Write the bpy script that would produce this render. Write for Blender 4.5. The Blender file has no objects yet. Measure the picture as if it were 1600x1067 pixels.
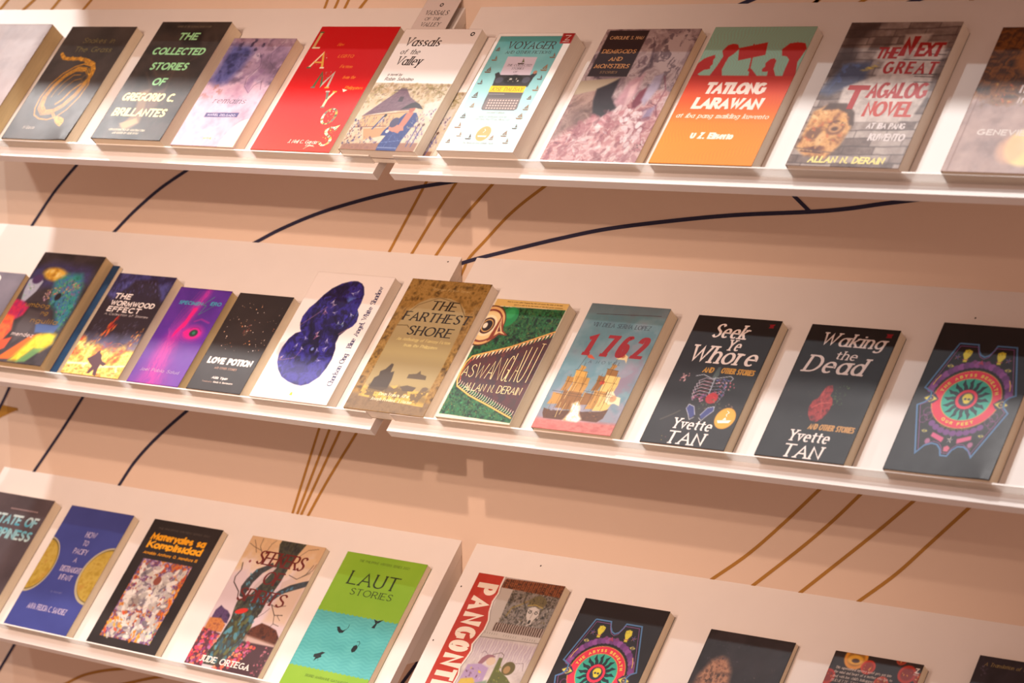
import bpy, math
import numpy as np
from mathutils import Matrix, Vector

# ------------------------------------------------------------------ camera, world, lamps, exposure
SC = bpy.context.scene
COL = SC.collection
CAM = np.array([2.4725, -2.9769, -0.0446])
YAW, PITCH, ROLL, FPX = 0.6740, -0.1162, 0.0052, 4055.7


def camera_axes(y, p, r):
    f = np.array([-math.sin(y) * math.cos(p), math.cos(y) * math.cos(p), math.sin(p)])
    rt = np.cross(f, [0, 0, 1]); rt /= np.linalg.norm(rt)
    up = np.cross(rt, f)
    return math.cos(r) * rt + math.sin(r) * up, -math.sin(r) * rt + math.cos(r) * up, f


cr, cu, cf = camera_axes(YAW, PITCH, ROLL)
cd = bpy.data.cameras.new('camera')
cam = bpy.data.objects.new('camera', cd)
COL.objects.link(cam)
cam.matrix_world = Matrix(((cr[0], cu[0], -cf[0], CAM[0]), (cr[1], cu[1], -cf[1], CAM[1]), (cr[2], cu[2], -cf[2], CAM[2]), (0, 0, 0, 1)))
cd.sensor_width = 36.0
cd.lens = FPX / 1600 * 36
cd.clip_start = 0.05
cd.dof.use_dof = True
cd.dof.focus_distance = 3.68
cd.dof.aperture_fstop = 6.0
SC.camera = cam

wd = bpy.data.worlds.new('hall_light'); SC.world = wd
wd.use_nodes = True
bg = wd.node_tree.nodes['Background']
bg.inputs[0].default_value = (1.0, 0.60, 0.48, 1)
bg.inputs[1].default_value = 0.40

SC.view_settings.view_transform = 'Standard'
SC.view_settings.look = 'None'
SC.view_settings.gamma = 1.0
SC.view_settings.use_curve_mapping = False
SC.view_settings.exposure = 0.0


def spot(name, loc, target, watts, radius, angle=110, blend=0.6, col=(1, 0.80, 0.62)):
    l = bpy.data.lights.new(name, 'SPOT'); l.energy = watts; l.color = col
    l.shadow_soft_size = radius; l.spot_size = math.radians(angle); l.spot_blend = blend
    o = bpy.data.objects.new(name, l); COL.objects.link(o)
    o.location = loc
    o.rotation_euler = (Vector(target) - Vector(loc)).to_track_quat('-Z', 'Y').to_euler()
    return o


WARM = (1.0, 0.71, 0.56); NEUT = (1.0, 0.97, 0.95); COOL = (0.86, 0.95, 1.0)
# track spots close above the shelves (steep), a row further out, and flat ones across the aisle
spot('steep_spot', (-1.72, -0.38, 0.84), (-1.0, -0.22, -0.85), 54, 0.05, 110, 1.0, NEUT)
spot('steep_spot', (-0.60, -0.38, 0.84), (-0.4, -0.22, -0.85), 27, 0.05, 110, 1.0, NEUT)
spot('steep_spot', (0.12, -0.78, 1.75), (0.65, -0.18, -0.6), 145, 0.10, 75, 1.0, NEUT)
spot('track_spot', (-1.30, -2.00, 2.85), (0.3, -0.1, -0.5), 120, 0.03, 70, 0.8, COOL)
spot('aisle_spot', (-0.13, -2.08, 0.77), (-0.33, 0, -1.15), 86, 0.03, 64, 1.0, WARM)
spot('aisle_spot', (-0.20, -3.85, 0.97), (-0.36, 0, -1.15), 205, 0.04, 40, 1.0, WARM)
spot('aisle_spot', (1.45, -3.80, 1.25), (-0.40, 0, -1.05), 135, 0.05, 43, 1.0, WARM)

# ------------------------------------------------------------------ helpers
PHI = 0.7169
SP, CP = math.sin(PHI), math.cos(PHI)
DN = np.array([0, -SP, -CP]); NN = np.array([0, -CP, SP])
BOARD, LEDGE, BT = 0.3142, 0.2944, 0.0148
ROWZ = {0: 0.37, 1: 0.0, 2: -0.3699, 3: -0.8}
RROT = {0: 0.007, 1: 0.0074, 2: 0.0065, 3: 0.0077}
RDZ = {0: 0.001, 1: 0.0011, 2: 0.0016, 3: -0.0009}
XOFF = {0: 0.0, 1: 0.0036, 2: -0.0021, 3: -0.0006}
GAP = 0.0297


def unit_matrix(row, right):
    """frame of a shelf unit: x along the wall, y up the slope, z out of the slope; origin on the top edge"""
    R = Matrix(((1, 0, 0), (0, -DN[1], NN[1]), (0, -DN[2], NN[2]))).to_4x4()
    if not right:
        return Matrix.Translation((XOFF[row], 0, ROWZ[row])) @ R
    return Matrix.Translation((GAP + XOFF[row], 0, ROWZ[row] + RDZ[row])) @ Matrix.Rotation(-RROT[row], 4, 'Y') @ R


def lin(c):
    c = np.asarray(c, float)
    return np.where(c <= 0.04045, c / 12.92, ((c + 0.055) / 1.055) ** 2.4)


def hx(h):
    if not isinstance(h, str):
        return np.asarray(h, float)
    h = h.lstrip('#')
    if len(h) == 3:
        h = ''.join(q * 2 for q in h)
    return np.array([int(h[i:i + 2], 16) / 255 for i in (0, 2, 4)])


def mat(name, col, rough=0.5, noise=None, spec=0.5, **kw):
    m = bpy.data.materials.new(name); m.use_nodes = True
    nt = m.node_tree; b = nt.nodes['Principled BSDF']
    b.inputs['Base Color'].default_value = (*lin(hx(col)), 1)
    b.inputs['Roughness'].default_value = rough
    b.inputs['Specular IOR Level'].default_value = spec
    for k, v in kw.items():
        b.inputs[k].default_value = v
    if noise:
        scale, amt, bump, stretch = noise
        tc = nt.nodes.new('ShaderNodeTexCoord'); mp = nt.nodes.new('ShaderNodeMapping')
        mp.inputs['Scale'].default_value = stretch
        nz = nt.nodes.new('ShaderNodeTexNoise'); nz.inputs['Scale'].default_value = scale; nz.inputs['Detail'].default_value = 4
        nt.links.new(tc.outputs['Object'], mp.inputs[0]); nt.links.new(mp.outputs[0], nz.inputs['Vector'])
        rp = nt.nodes.new('ShaderNodeValToRGB')
        base = lin(hx(col))
        rp.color_ramp.elements[0].position = 0.3; rp.color_ramp.elements[1].position = 0.7
        rp.color_ramp.elements[0].color = (*(base * (1 - amt)), 1)
        rp.color_ramp.elements[1].color = (*np.minimum(base * (1 + amt * 0.6), 1), 1)
        nt.links.new(nz.outputs['Fac'], rp.inputs[0]); nt.links.new(rp.outputs[0], b.inputs['Base Color'])
        if bump:
            bp = nt.nodes.new('ShaderNodeBump'); bp.inputs['Strength'].default_value = bump; bp.inputs['Distance'].default_value = 0.0005
            nt.links.new(nz.outputs['Fac'], bp.inputs['Height']); nt.links.new(bp.outputs[0], b.inputs['Normal'])
    return m


def ink_mat(name, rough, coat):
    """printed laminate: colour from the print, fine mottling in the gloss"""
    m = bpy.data.materials.new(name); m.use_nodes = True
    nt = m.node_tree; b = nt.nodes['Principled BSDF']
    at = nt.nodes.new('ShaderNodeAttribute'); at.attribute_name = 'ink'
    nt.links.new(at.outputs['Color'], b.inputs['Base Color'])
    tc = nt.nodes.new('ShaderNodeTexCoord'); nz = nt.nodes.new('ShaderNodeTexNoise')
    nz.inputs['Scale'].default_value = 60; nt.links.new(tc.outputs['Object'], nz.inputs['Vector'])
    mr = nt.nodes.new('ShaderNodeMapRange')
    mr.inputs['To Min'].default_value = rough - 0.04; mr.inputs['To Max'].default_value = rough + 0.04
    nt.links.new(nz.outputs['Fac'], mr.inputs['Value']); nt.links.new(mr.outputs[0], b.inputs['Roughness'])
    b.inputs['Specular IOR Level'].default_value = 0.36
    b.inputs['Coat Weight'].default_value = coat; b.inputs['Coat Roughness'].default_value = 0.3
    return m


M_COVER = ink_mat('cover_laminate', 0.42, 0.0)
M_WALL = ink_mat('wall_paint', 0.75, 0.0)
M_WHITE = mat('white_lacquered_board', '#ece6e0', 0.45, (25, 0.012, 0.0, (1, 1, 1)))
M_SIDE = mat('white_bracket', '#e6dfd8', 0.6, (25, 0.02, 0.0, (1, 1, 1)))
M_DARK = mat('screw_hole', '#3a302b', 0.7)
M_PAGE = mat('cream_page_edges', '#f0e3c8', 0.85, (60, 0.08, 0.35, (0.6, 0.6, 40)), spec=0.2)
M_PAGEW = mat('white_page_edges', '#f5ecdc', 0.85, (60, 0.08, 0.35, (0.6, 0.6, 40)), spec=0.2)
M_PAGEP = mat('ochre_page_edges', '#dcc494', 0.85, (60, 0.12, 0.35, (0.6, 0.6, 40)), spec=0.2)
M_CARD = ink_mat('bookmark_card', 0.6, 0.0)

# frosted acrylic lip
M_ACR = bpy.data.materials.new('frosted_acrylic'); M_ACR.use_nodes = True
_nt = M_ACR.node_tree; _nt.nodes.remove(_nt.nodes['Principled BSDF'])
_o = _nt.nodes['Material Output']
_tr = _nt.nodes.new('ShaderNodeBsdfTransparent'); _tr.inputs[0].default_value = (0.96, 0.95, 0.93, 1)
_tl = _nt.nodes.new('ShaderNodeBsdfTranslucent'); _tl.inputs[0].default_value = (0.92, 0.90, 0.88, 1)
_df = _nt.nodes.new('ShaderNodeBsdfDiffuse'); _df.inputs[0].default_value = (0.9, 0.88, 0.86, 1)
_gl = _nt.nodes.new('ShaderNodeBsdfGlossy'); _gl.inputs['Roughness'].default_value = 0.2
_nz = _nt.nodes.new('ShaderNodeTexNoise'); _nz.inputs['Scale'].default_value = 8
_m1 = _nt.nodes.new('ShaderNodeMixShader'); _m2 = _nt.nodes.new('ShaderNodeMixShader'); _m3 = _nt.nodes.new('ShaderNodeMixShader')
_mr = _nt.nodes.new('ShaderNodeMapRange'); _mr.inputs['To Min'].default_value = 0.50; _mr.inputs['To Max'].default_value = 0.56
_nt.links.new(_nz.outputs['Fac'], _mr.inputs['Value']); _nt.links.new(_mr.outputs[0], _m2.inputs[0])
_m1.inputs[0].default_value = 0.35; _m3.inputs[0].default_value = 0.05
_nt.links.new(_tl.outputs[0], _m1.inputs[1]); _nt.links.new(_df.outputs[0], _m1.inputs[2])
_nt.links.new(_tr.outputs[0], _m2.inputs[1]); _nt.links.new(_m1.outputs[0], _m2.inputs[2])
_nt.links.new(_m2.outputs[0], _m3.inputs[1]); _nt.links.new(_gl.outputs[0], _m3.inputs[2])
_nt.links.new(_m3.outputs[0], _o.inputs['Surface'])
M_EDGE = mat('acrylic_edge_glow', '#f6f1ea', 0.25)  # opaque white stands in for light glowing out of the edge


def link(name, me, m, parent=None):
    ob = bpy.data.objects.new(name, me)
    for q in (m if isinstance(m, (list, tuple)) else [m]):
        me.materials.append(q)
    COL.objects.link(ob)
    if parent:
        ob.parent = parent
    return ob


def mesh_from(name, verts, faces, mats=None, cols=None):
    me = bpy.data.meshes.new(name)
    me.from_pydata([tuple(map(float, v)) for v in verts], [], faces)
    if mats is not None:
        me.polygons.foreach_set('material_index', mats)
    if cols is not None:
        a = me.color_attributes.new('ink', 'FLOAT_COLOR', 'POINT')
        a.data.foreach_set('color', np.concatenate([cols, np.ones((len(cols), 1))], 1).astype(np.float32).ravel())
    me.validate(); me.update()
    return me


def box_data(x0, x1, y0, y1, z0, z1, n0=0):
    v = [(x, y, z) for z in (z0, z1) for y in (y0, y1) for x in (x0, x1)]
    f = [(0, 2, 3, 1), (4, 5, 7, 6), (0, 1, 5, 4), (2, 6, 7, 3), (0, 4, 6, 2), (1, 3, 7, 5)]
    return v, [tuple(i + n0 for i in q) for q in f]


def box(name, b, m, parent, bevel=0.0):
    v, f = box_data(*b)
    ob = link(name, mesh_from(name, v, f), m, parent)
    if bevel:
        md = ob.modifiers.new('bevel', 'BEVEL'); md.width = bevel; md.segments = 2
    return ob


def thing(name, label, cat, mw, group=None):
    o = bpy.data.objects.new(name, None); COL.objects.link(o)
    o.empty_display_size = 0.02
    o.matrix_world = mw
    o['label'] = label; o['category'] = cat
    if group:
        o['group'] = group
    return o


# ------------------------------------------------------------------ stroke lettering
G = {
 'A': '0,0 .36,1 .72,0;.13,.34 .59,.34', 'B': '0,0 0,1;0,1 .28,1 @.28,.76,.24,.24,90,-90 0,.52;.28,.52 @.3,.26,.28,.26,90,-90 0,0',
 'C': '@.42,.5,.42,.5,48,312', 'D': '0,0 0,1;0,1 .22,1 @.22,.5,.45,.5,90,-90 0,0', 'E': '0,0 0,1;0,1 .5,1;0,.52 .42,.52;0,0 .52,0',
 'F': '0,0 0,1;0,1 .5,1;0,.52 .42,.52', 'G': '@.42,.5,.42,.5,48,340;.5,.44 .8,.44 .8,.1', 'H': '0,0 0,1;.6,0 .6,1;0,.52 .6,.52', 'I': '.04,0 .04,1',
 'J': '.34,1 .34,.2 @.16,.2,.18,.22,0,-150', 'K': '0,0 0,1;.55,1 0,.42;.17,.58 .6,0', 'L': '0,0 0,1;0,0 .48,0',
 'M': '0,0 .06,1 .4,.12 .74,1 .8,0', 'N': '0,0 0,1 .6,0 .6,1', 'O': '@.44,.5,.44,.5,90,450', 'P': '0,0 0,1;0,1 .28,1 @.28,.74,.26,.26,90,-90 0,.48',
 'Q': '@.44,.5,.44,.5,90,450;.5,.25 .85,-.08', 'R': '0,0 0,1;0,1 .28,1 @.28,.74,.26,.26,90,-90 0,.48;.28,.48 .6,0',
 'S': '~.55,.84 .43,.97 .27,1 .09,.9 .08,.7 .28,.54 .48,.4 .53,.18 .38,.02 .22,0 .02,.15', 'T': '.32,0 .32,1;0,1 .64,1',
 'U': '0,1 0,.3 @.3,.3,.3,.3,180,360 .6,1', 'V': '0,1 .34,0 .68,1', 'W': '0,1 .26,0 .48,.85 .7,0 .96,1', 'X': '0,0 .6,1;0,1 .6,0',
 'Y': '0,1 .32,.48 .64,1;.32,.5 .32,0', 'Z': '.03,1 .58,1 0,0 .6,0',
 'a': '@.25,.32,.25,.33,35,325;.5,.66 .5,0', 'b': '0,1 0,0;@.27,.33,.26,.33,150,-150', 'c': '@.26,.33,.26,.33,50,310', 'd': '@.25,.33,.25,.33,30,330;.5,1 .5,0',
 'e': '.03,.36 .5,.36 @.26,.33,.25,.33,5,312', 'f': '~.38,.92 .27,1 .15,.88 .14,.66;.14,.7 .14,0;0,.64 .32,.64',
 'g': '@.25,.34,.25,.32,30,330;.5,.66 .5,-.1 @.27,-.1,.23,.2,0,-150', 'h': '0,0 0,1;~0,.45 .12,.63 .28,.66 .43,.52 .44,.3 .44,0',
 'i': '.03,0 .03,.66;.03,.82 .03,.93', 'j': '.2,.66 .2,-.1 @.05,-.1,.15,.2,0,-120;.2,.82 .2,.93', 'k': '0,0 0,1;.4,.66 0,.25;.14,.38 .44,0', 'l': '.03,0 .03,1',
 'm': '0,0 0,.66;~0,.46 .1,.62 .2,.66 .33,.52 .34,.3 .34,0;~.34,.46 .44,.62 .54,.66 .67,.52 .68,.3 .68,0', 'n': '0,0 0,.66;~0,.45 .12,.63 .27,.66 .41,.52 .42,.3 .42,0',
 'o': '@.27,.33,.27,.33,90,450', 'p': '0,.66 0,-.3;@.27,.33,.26,.33,150,-150', 'q': '@.25,.33,.25,.33,30,330;.5,.66 .5,-.3', 'r': '0,0 0,.66;~0,.42 .1,.6 .28,.64',
 's': '~.36,.55 .2,.66 .05,.55 .08,.4 .3,.27 .38,.12 .2,0 .02,.1', 't': '.14,.9 .14,.12 .2,.02 .32,.04;0,.64 .32,.64', 'u': '0,.66 0,.2 @.21,.2,.21,.2,180,360 .42,.66;.42,.66 .42,0',
 'v': '0,.66 .22,0 .44,.66', 'w': '0,.66 .17,0 .33,.6 .49,0 .66,.66', 'x': '0,0 .42,.66;0,.66 .42,0', 'y': '0,.66 .22,.02;.44,.66 .12,-.3', 'z': '.02,.66 .4,.66 0,0 .42,0',
 '0': '@.3,.5,.3,.5,90,450', '1': '.05,.8 .26,1 .26,0', '2': '~.03,.74 .1,.93 .3,1 .5,.9 .53,.7 .38,.44 .14,.16 .02,.03;.02,.03 .6,.03', '6': '~.52,.88 .36,1 .14,.82 .02,.45 .06,.18;@.29,.29,.27,.29,150,510',
 '7': '0,.97 .56,.97;.56,.97 .2,0', '.': '.03,0 .03,.1', ',': '.06,.08 0,-.14', "'": '.03,.75 .03,1', '-': '0,.38 .28,.38', '|': '.05,-.15 .05,1', '&': '@.3,.5,.3,.5,90,450',
}
_cache = {}


def strokes(ch):
    if ch in _cache:
        return _cache[ch]
    out = []
    for s in G.get(ch, '').split(';'):
        if not s:
            continue
        smooth = s[0] == '~'; s = s.lstrip('~'); pts = []
        for t in s.split():
            if t[0] == '@':
                cx, cy, rx, ry, a0, a1 = map(float, t[1:].split(','))
                n = max(5, int(abs(a1 - a0) / 18))
                for k in range(n + 1):
                    a = math.radians(a0 + (a1 - a0) * k / n)
                    pts.append((cx + rx * math.cos(a), cy + ry * math.sin(a)))
            else:
                pts.append(tuple(map(float, t.split(','))))
        p = np.array(pts)
        if smooth:
            q = np.vstack([2 * p[0] - p[1], p, 2 * p[-1] - p[-2]]); r = []
            for i in range(1, len(q) - 2):
                for u in np.linspace(0, 1, 5)[:-1]:
                    a, b, c, d = q[i - 1:i + 3]
                    r.append(.5 * (2 * b + (c - a) * u + (2 * a - 5 * b + 4 * c - d) * u * u + (3 * b - a - 3 * c + d) * u ** 3))
            r.append(q[-2]); p = np.array(r)
        out.append((p, smooth or '@' in s))
    _cache[ch] = out
    return out


# style: (thick, thin, serif) as shares of the cap height
ST = {'sans': (.15, .135, 0), 'bold': (.23, .2, 0), 'heavy': (.3, .25, 0), 'thin': (.08, .07, 0), 'serif': (.17, .085, .34), 'roman': (.15, .08, .2), 'light': (.11, .06, .2),
      'slab': (.2, .15, .42), 'fat': (.25, .14, .34), 'title': (.2, .09, .24), 'tiny': (.17, .14, 0), 'brush': (.21, .16, 0), 'deco': (.17, .09, .2), 'hand': (.085, .07, 0)}


def strip(p, wfun):
    """ribbon polygons along a polyline"""
    d = np.diff(p, axis=0); L = np.linalg.norm(d, axis=1); keep = L > 1e-9
    if not keep.all():
        p = np.vstack([p[:1], p[1:][keep]]); d = np.diff(p, axis=0); L = np.linalg.norm(d, axis=1)
    if len(p) < 2:
        return []
    t = d / L[:, None]
    nrm = np.stack([-t[:, 1], t[:, 0]], 1)
    w = np.array([wfun(q) for q in t]) / 2
    A, B = [], []
    for i in range(len(p)):
        if i == 0:
            o = nrm[0] * w[0]
        elif i == len(p) - 1:
            o = nrm[-1] * w[-1]
        else:
            m = nrm[i - 1] + nrm[i]; ml = np.linalg.norm(m)
            if ml < .3:
                o = nrm[i] * w[i]
            else:
                m /= ml; o = m * min((w[i - 1] + w[i]) / 2 / max(m @ nrm[i], .35), 2.2 * max(w[i - 1], w[i]))
        A.append(p[i] + o); B.append(p[i] - o)
    return [np.array([A[i], B[i], B[i + 1], A[i + 1]]) for i in range(len(p) - 1)]


def letter_polys(ch, ox, sx, cap, style, slant, nib):
    tk, tn, sf = ST[style]
    tk *= cap; tn *= cap; H = cap - tn

    def wf(t):
        a = math.atan2(t[1], t[0]) - math.radians(nib)
        return tn + (tk - tn) * abs(math.sin(a)) ** 1.6
    S = strokes(ch); out = []
    if not S:
        return out
    ly = [p[:, 1] for p, _ in S]; lo = min(v.min() for v in ly) * H; hi = max(v.max() for v in ly) * H + tn
    for p, curved in S:
        q = np.stack([ox + p[:, 0] * sx, p[:, 1] * H + tn / 2], 1)
        if not curved:
            if len(q) == 2 and abs(q[0, 1] - q[1, 1]) < 1e-6 and ch != 'A':
                q[0, 0] -= tk * .48; q[1, 0] += tk * .48
            for e, f in ((0, 1), (-1, -2)):
                d = q[e] - q[f]
                if abs(d[1]) > .3 * abs(d[0]) and min(abs(p[e][1] - lv) for lv in (0, 1, .66)) < .012:
                    q[e] = q[e] + d / abs(d[1]) * tn * .5
        for g in strip(q, wf):
            g[:, 1] = np.clip(g[:, 1], lo, hi)
            out.append(g)
        if sf and not (curved and len(p) > 7 and abs(p[0] - p[-1]).sum() < .01):
            for e, f in ((0, 1), (-1, -2)):
                d = p[e] - p[f]
                if min(abs(p[e][1] - lv) for lv in (0, 1, .66, -.3)) < .012 and abs(d[1]) > .5 * abs(d[0]):
                    c = np.array([ox + p[e][0] * sx, p[e][1] * H + tn / 2])
                    h = max(sf * cap * .5, tk * .5 + .05 * cap)
                    out.append(np.array([c + (-h, -tn * .5), c + (h, -tn * .5), c + (h, tn * .5), c + (-h, tn * .5)]))
    for g in out:
        g[:, 0] += g[:, 1] * slant
    return out


def advance(ch):
    if ch == ' ':
        return .34
    s = strokes(ch)
    return max([p[:, 0].max() for p, _ in s]) if s else .3


# ------------------------------------------------------------------ cover printing (percent coordinates, y down)
def vnoise(X, Y, seed):
    rs = np.random.RandomState(seed); T = rs.rand(64, 64)
    xi = np.floor(X).astype(int); yi = np.floor(Y).astype(int)
    fx = X - xi; fy = Y - yi
    fx = fx * fx * (3 - 2 * fx); fy = fy * fy * (3 - 2 * fy)
    g = lambda a, b: T[b % 64, a % 64]
    return (g(xi, yi) * (1 - fx) + g(xi + 1, yi) * fx) * (1 - fy) + (g(xi, yi + 1) * (1 - fx) + g(xi + 1, yi + 1) * fx) * fy


def fbm(X, Y, seed=0, octv=4):
    r = 0; a = .5; tot = 0
    for k in range(octv):
        r = r + a * vnoise(X * 2 ** k + 7.3 * k, Y * 2 ** k + 3.1 * k, seed + k); tot += a; a *= .55
    return np.clip((r / tot - .5) * 1.7 + .5, 0, 1)


class Cv:
    def __init__(s, w, h, base, step=1.05):
        s.w, s.h = w * 1000, h * 1000
        s.nx = int(s.w / step) + 1; s.ny = int(s.h / step) + 1
        s.X, s.Y = np.meshgrid(np.linspace(0, s.w, s.nx), np.linspace(0, s.h, s.ny))
        s.P = s.X / s.w * 100; s.Q = s.Y / s.h * 100
        s.c = np.zeros((s.ny, s.nx, 3)) + hx(base)
        s.polys = []; s.step = step

    def mm(s, p):
        p = np.asarray(p, float)
        return p * np.array([s.w, s.h]) / 100

    def mix(s, m, col):
        c = hx(col) if not (isinstance(col, np.ndarray) and col.ndim == 3) else col
        s.c = s.c * (1 - m[..., None]) + c * m[..., None]

    def sdf(s, pts):
        p = s.mm(pts); D = np.full(s.X.shape, 1e9); ins = np.zeros(s.X.shape, bool)
        for i in range(len(p)):
            a = p[i]; b = p[(i + 1) % len(p)]; e = b - a; L = e @ e + 1e-12
            t = np.clip(((s.X - a[0]) * e[0] + (s.Y - a[1]) * e[1]) / L, 0, 1)
            D = np.minimum(D, np.hypot(s.X - a[0] - t * e[0], s.Y - a[1] - t * e[1]))
            if abs(e[1]) > 1e-9:
                cr_ = ((a[1] > s.Y) != (b[1] > s.Y)) & (s.X < e[0] * (s.Y - a[1]) / e[1] + a[0])
                ins ^= cr_
        return np.where(ins, -D, D)

    def pm(s, pts, soft=1.0):
        return np.clip(.5 - s.sdf(pts) / soft, 0, 1)

    def poly(s, pts, col, soft=1.0, a=1.0):
        s.mix(s.pm(pts, soft) * a, col)

    def em(s, x, y, rx, ry, soft=1.0, rot=0):
        dx = s.X - x * s.w / 100; dy = s.Y - y * s.h / 100
        rx = rx * s.w / 100; ry = ry * s.h / 100
        c_, s_ = math.cos(math.radians(rot)), math.sin(math.radians(rot))
        u = (dx * c_ + dy * s_) / rx; v = (-dx * s_ + dy * c_) / ry
        d = (np.hypot(u, v) - 1) * min(rx, ry)
        return np.clip(.5 - d / soft, 0, 1)

    def ell(s, x, y, rx, ry, col, soft=1.0, rot=0, a=1.0):
        s.mix(s.em(x, y, rx, ry, soft, rot) * a, col)

    def lm(s, pts, w, soft=1.0):
        p = s.mm(pts); D = np.full(s.X.shape, 1e9)
        for a, b in zip(p[:-1], p[1:]):
            e = b - a; L = e @ e + 1e-12
            t = np.clip(((s.X - a[0]) * e[0] + (s.Y - a[1]) * e[1]) / L, 0, 1)
            D = np.minimum(D, np.hypot(s.X - a[0] - t * e[0], s.Y - a[1] - t * e[1]))
        return np.clip(.5 - (D - w / 2) / soft, 0, 1)

    def line(s, pts, w, col, soft=1.0, a=1.0):
        s.mix(s.lm(pts, w, soft) * a, col)

    def grad(s, c0, c1, y0=0, y1=100, mask=None):
        t = np.clip((s.Q - y0) / (y1 - y0), 0, 1)[..., None]
        c = hx(c0) * (1 - t) + hx(c1) * t
        s.mix(np.ones(s.X.shape) if mask is None else mask, c)

    def n(s, scale, seed, octv=4, sx=1, sy=1):
        return fbm(s.X / scale * sx, s.Y / scale * sy, seed, octv)

    def ramp(s, f, cols, mask=None):
        cs = np.array([hx(q) for q in cols]); t = np.linspace(0, 1, len(cs))
        c = np.stack([np.interp(f, t, cs[:, k]) for k in range(3)], -1)
        s.mix(np.ones(s.X.shape) if mask is None else mask, c)

    def blotch(s, col, scale, thr, seed, mask=None, soft=.08, a=1.0):
        m = np.clip((s.n(scale, seed) - thr) / soft, 0, 1) * a
        s.mix(m if mask is None else m * mask, col)

    def dabs(s, n, seed, pts, r0, r1, cols, asp=1.0, rot=0, a=1.0, jit=0):
        """small brush dabs inside a polygon, r in mm"""
        rs = np.random.RandomState(seed); p = np.asarray(pts, float)
        lo, hi = p.min(0), p.max(0); k = 0; tries = 0
        while k < n and tries < n * 20:
            tries += 1
            x, y = lo + rs.rand(2) * (hi - lo)
            ins = False
            for i in range(len(p)):
                u, v = p[i], p[(i + 1) % len(p)]
                if (u[1] > y) != (v[1] > y) and x < (v[0] - u[0]) * (y - u[1]) / (v[1] - u[1]) + u[0]:
                    ins = not ins
            if not ins:
                continue
            k += 1
            r = r0 + (r1 - r0) * rs.rand()
            X0, Y0 = x * s.w / 100, y * s.h / 100
            pad = r * max(asp, 1) + 2
            i0 = max(0, int((Y0 - pad) / s.step)); i1 = int((Y0 + pad) / s.step) + 2
            j0 = max(0, int((X0 - pad) / s.step)); j1 = int((X0 + pad) / s.step) + 2
            xs = s.X[i0:i1, j0:j1] - X0; ys = s.Y[i0:i1, j0:j1] - Y0
            an = math.radians(rot + (rs.rand() - .5) * 2 * jit)
            uu = (xs * math.cos(an) + ys * math.sin(an)) / (r * asp); vv = (-xs * math.sin(an) + ys * math.cos(an)) / r
            m = np.clip((1.15 - np.hypot(uu, vv)) * r / 1.0, 0, 1)[..., None] * a
            s.c[i0:i1, j0:j1] = s.c[i0:i1, j0:j1] * (1 - m) + hx(cols[rs.randint(len(cols))]) * m

    # vector overprint
    def vec(s, pts, col):
        s.polys.append((s.mm(pts), hx(col)))

    def vline(s, pts, w, col):
        for q in strip(s.mm(pts), lambda t: w):
            s.polys.append((q, hx(col)))

    def text(s, txt, x0, x1, yb, cap, style, col, slant=0.0, nib=12, track=.16, rot=0):
        """set txt between x0 and x1 (percent), baseline yb, cap height cap (percent); rot in degrees clockwise keeps percent extents along the run"""
        tk = ST[style][0]; gap = track + tk * .55
        tot = sum(advance(c) for c in txt) + gap * (len(txt) - 1)
        capm = cap * s.h / 100
        o = s.mm((x0, yb))
        wid = (x1 - x0) * s.w / 100 - tk * capm - slant * capm
        sx = max(wid, .1) / tot; pen = tk * capm / 2
        for c in txt:
            for q in letter_polys(c, pen, sx, capm, style, slant, nib):
                s.polys.append((np.stack([o[0] + q[:, 0], o[1] - q[:, 1]], 1), hx(col)))
            pen += (advance(c) + gap) * sx

    def vtext(s, txt, x, y0, y1, cap, style, col, down=True, track=.16, nib=12):
        """text turned a quarter: runs from y0 to y1 (percent), cap height in percent of width, base line at x"""
        tk = ST[style][0]; gap = track + tk * .55
        tot = sum(advance(c) for c in txt) + gap * (len(txt) - 1)
        capm = cap * s.w / 100; wid = abs(y1 - y0) * s.h / 100 - tk * capm
        sx = wid / tot; pen = tk * capm / 2; X = x * s.w / 100; Y = y0 * s.h / 100
        for c in txt:
            for q in letter_polys(c, pen, sx, capm, style, 0, nib):
                if down:
                    p = np.stack([X + q[:, 1], Y + q[:, 0]], 1)
                else:
                    p = np.stack([X - q[:, 1], Y - q[:, 0]], 1)
                s.polys.append((p, hx(col)))
            pen += (advance(c) + gap) * sx

    def arctext(s, txt, cx, cy, rx, ry, a0, a1, cap, style, col, flip=False):
        """letters on an ellipse, angles in degrees clockwise from straight up; radii percent, cap mm"""
        tot = sum(advance(c) + .3 for c in txt); acc = 0
        for c in txt:
            f = (acc + advance(c) / 2) / tot; acc += advance(c) + .3
            a = math.radians(a0 + (a1 - a0) * f)
            px = cx * s.w / 100 + rx * s.w / 100 * math.sin(a); py = cy * s.h / 100 - ry * s.h / 100 * math.cos(a)
            r = a if not flip else a + math.pi
            for q in letter_polys(c, -advance(c) * cap / 2, cap, cap, style, 0, 0):
                x, y = q[:, 0], -q[:, 1]
                s.polys.append((np.stack([px + x * math.cos(r) - y * math.sin(r), py + x * math.sin(r) + y * math.cos(r)], 1), hx(col)))

    def mesh(s, name, th, curl=None, sheet=0.0004):
        """cover sheet as one mesh: printed face, rim, overprinted lettering"""
        def zof(x, y):
            z = np.full(np.shape(x), th)
            if curl:
                for (cx, cy, rad, amp) in curl:
                    d = np.hypot((x / s.w * 100 - cx) / rad, (y / s.h * 100 - cy) / rad)
                    z = z + amp * np.clip(1 - d, 0, 1) ** 2
            return z
        nx, ny = s.nx, s.ny
        x = s.X.ravel(); y = s.Y.ravel()
        V = [np.stack([x / 1000, (s.h - y) / 1000, zof(x, y)], 1)]
        C = [s.c.reshape(-1, 3)]
        idx = np.arange(nx * ny).reshape(ny, nx)
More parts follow.
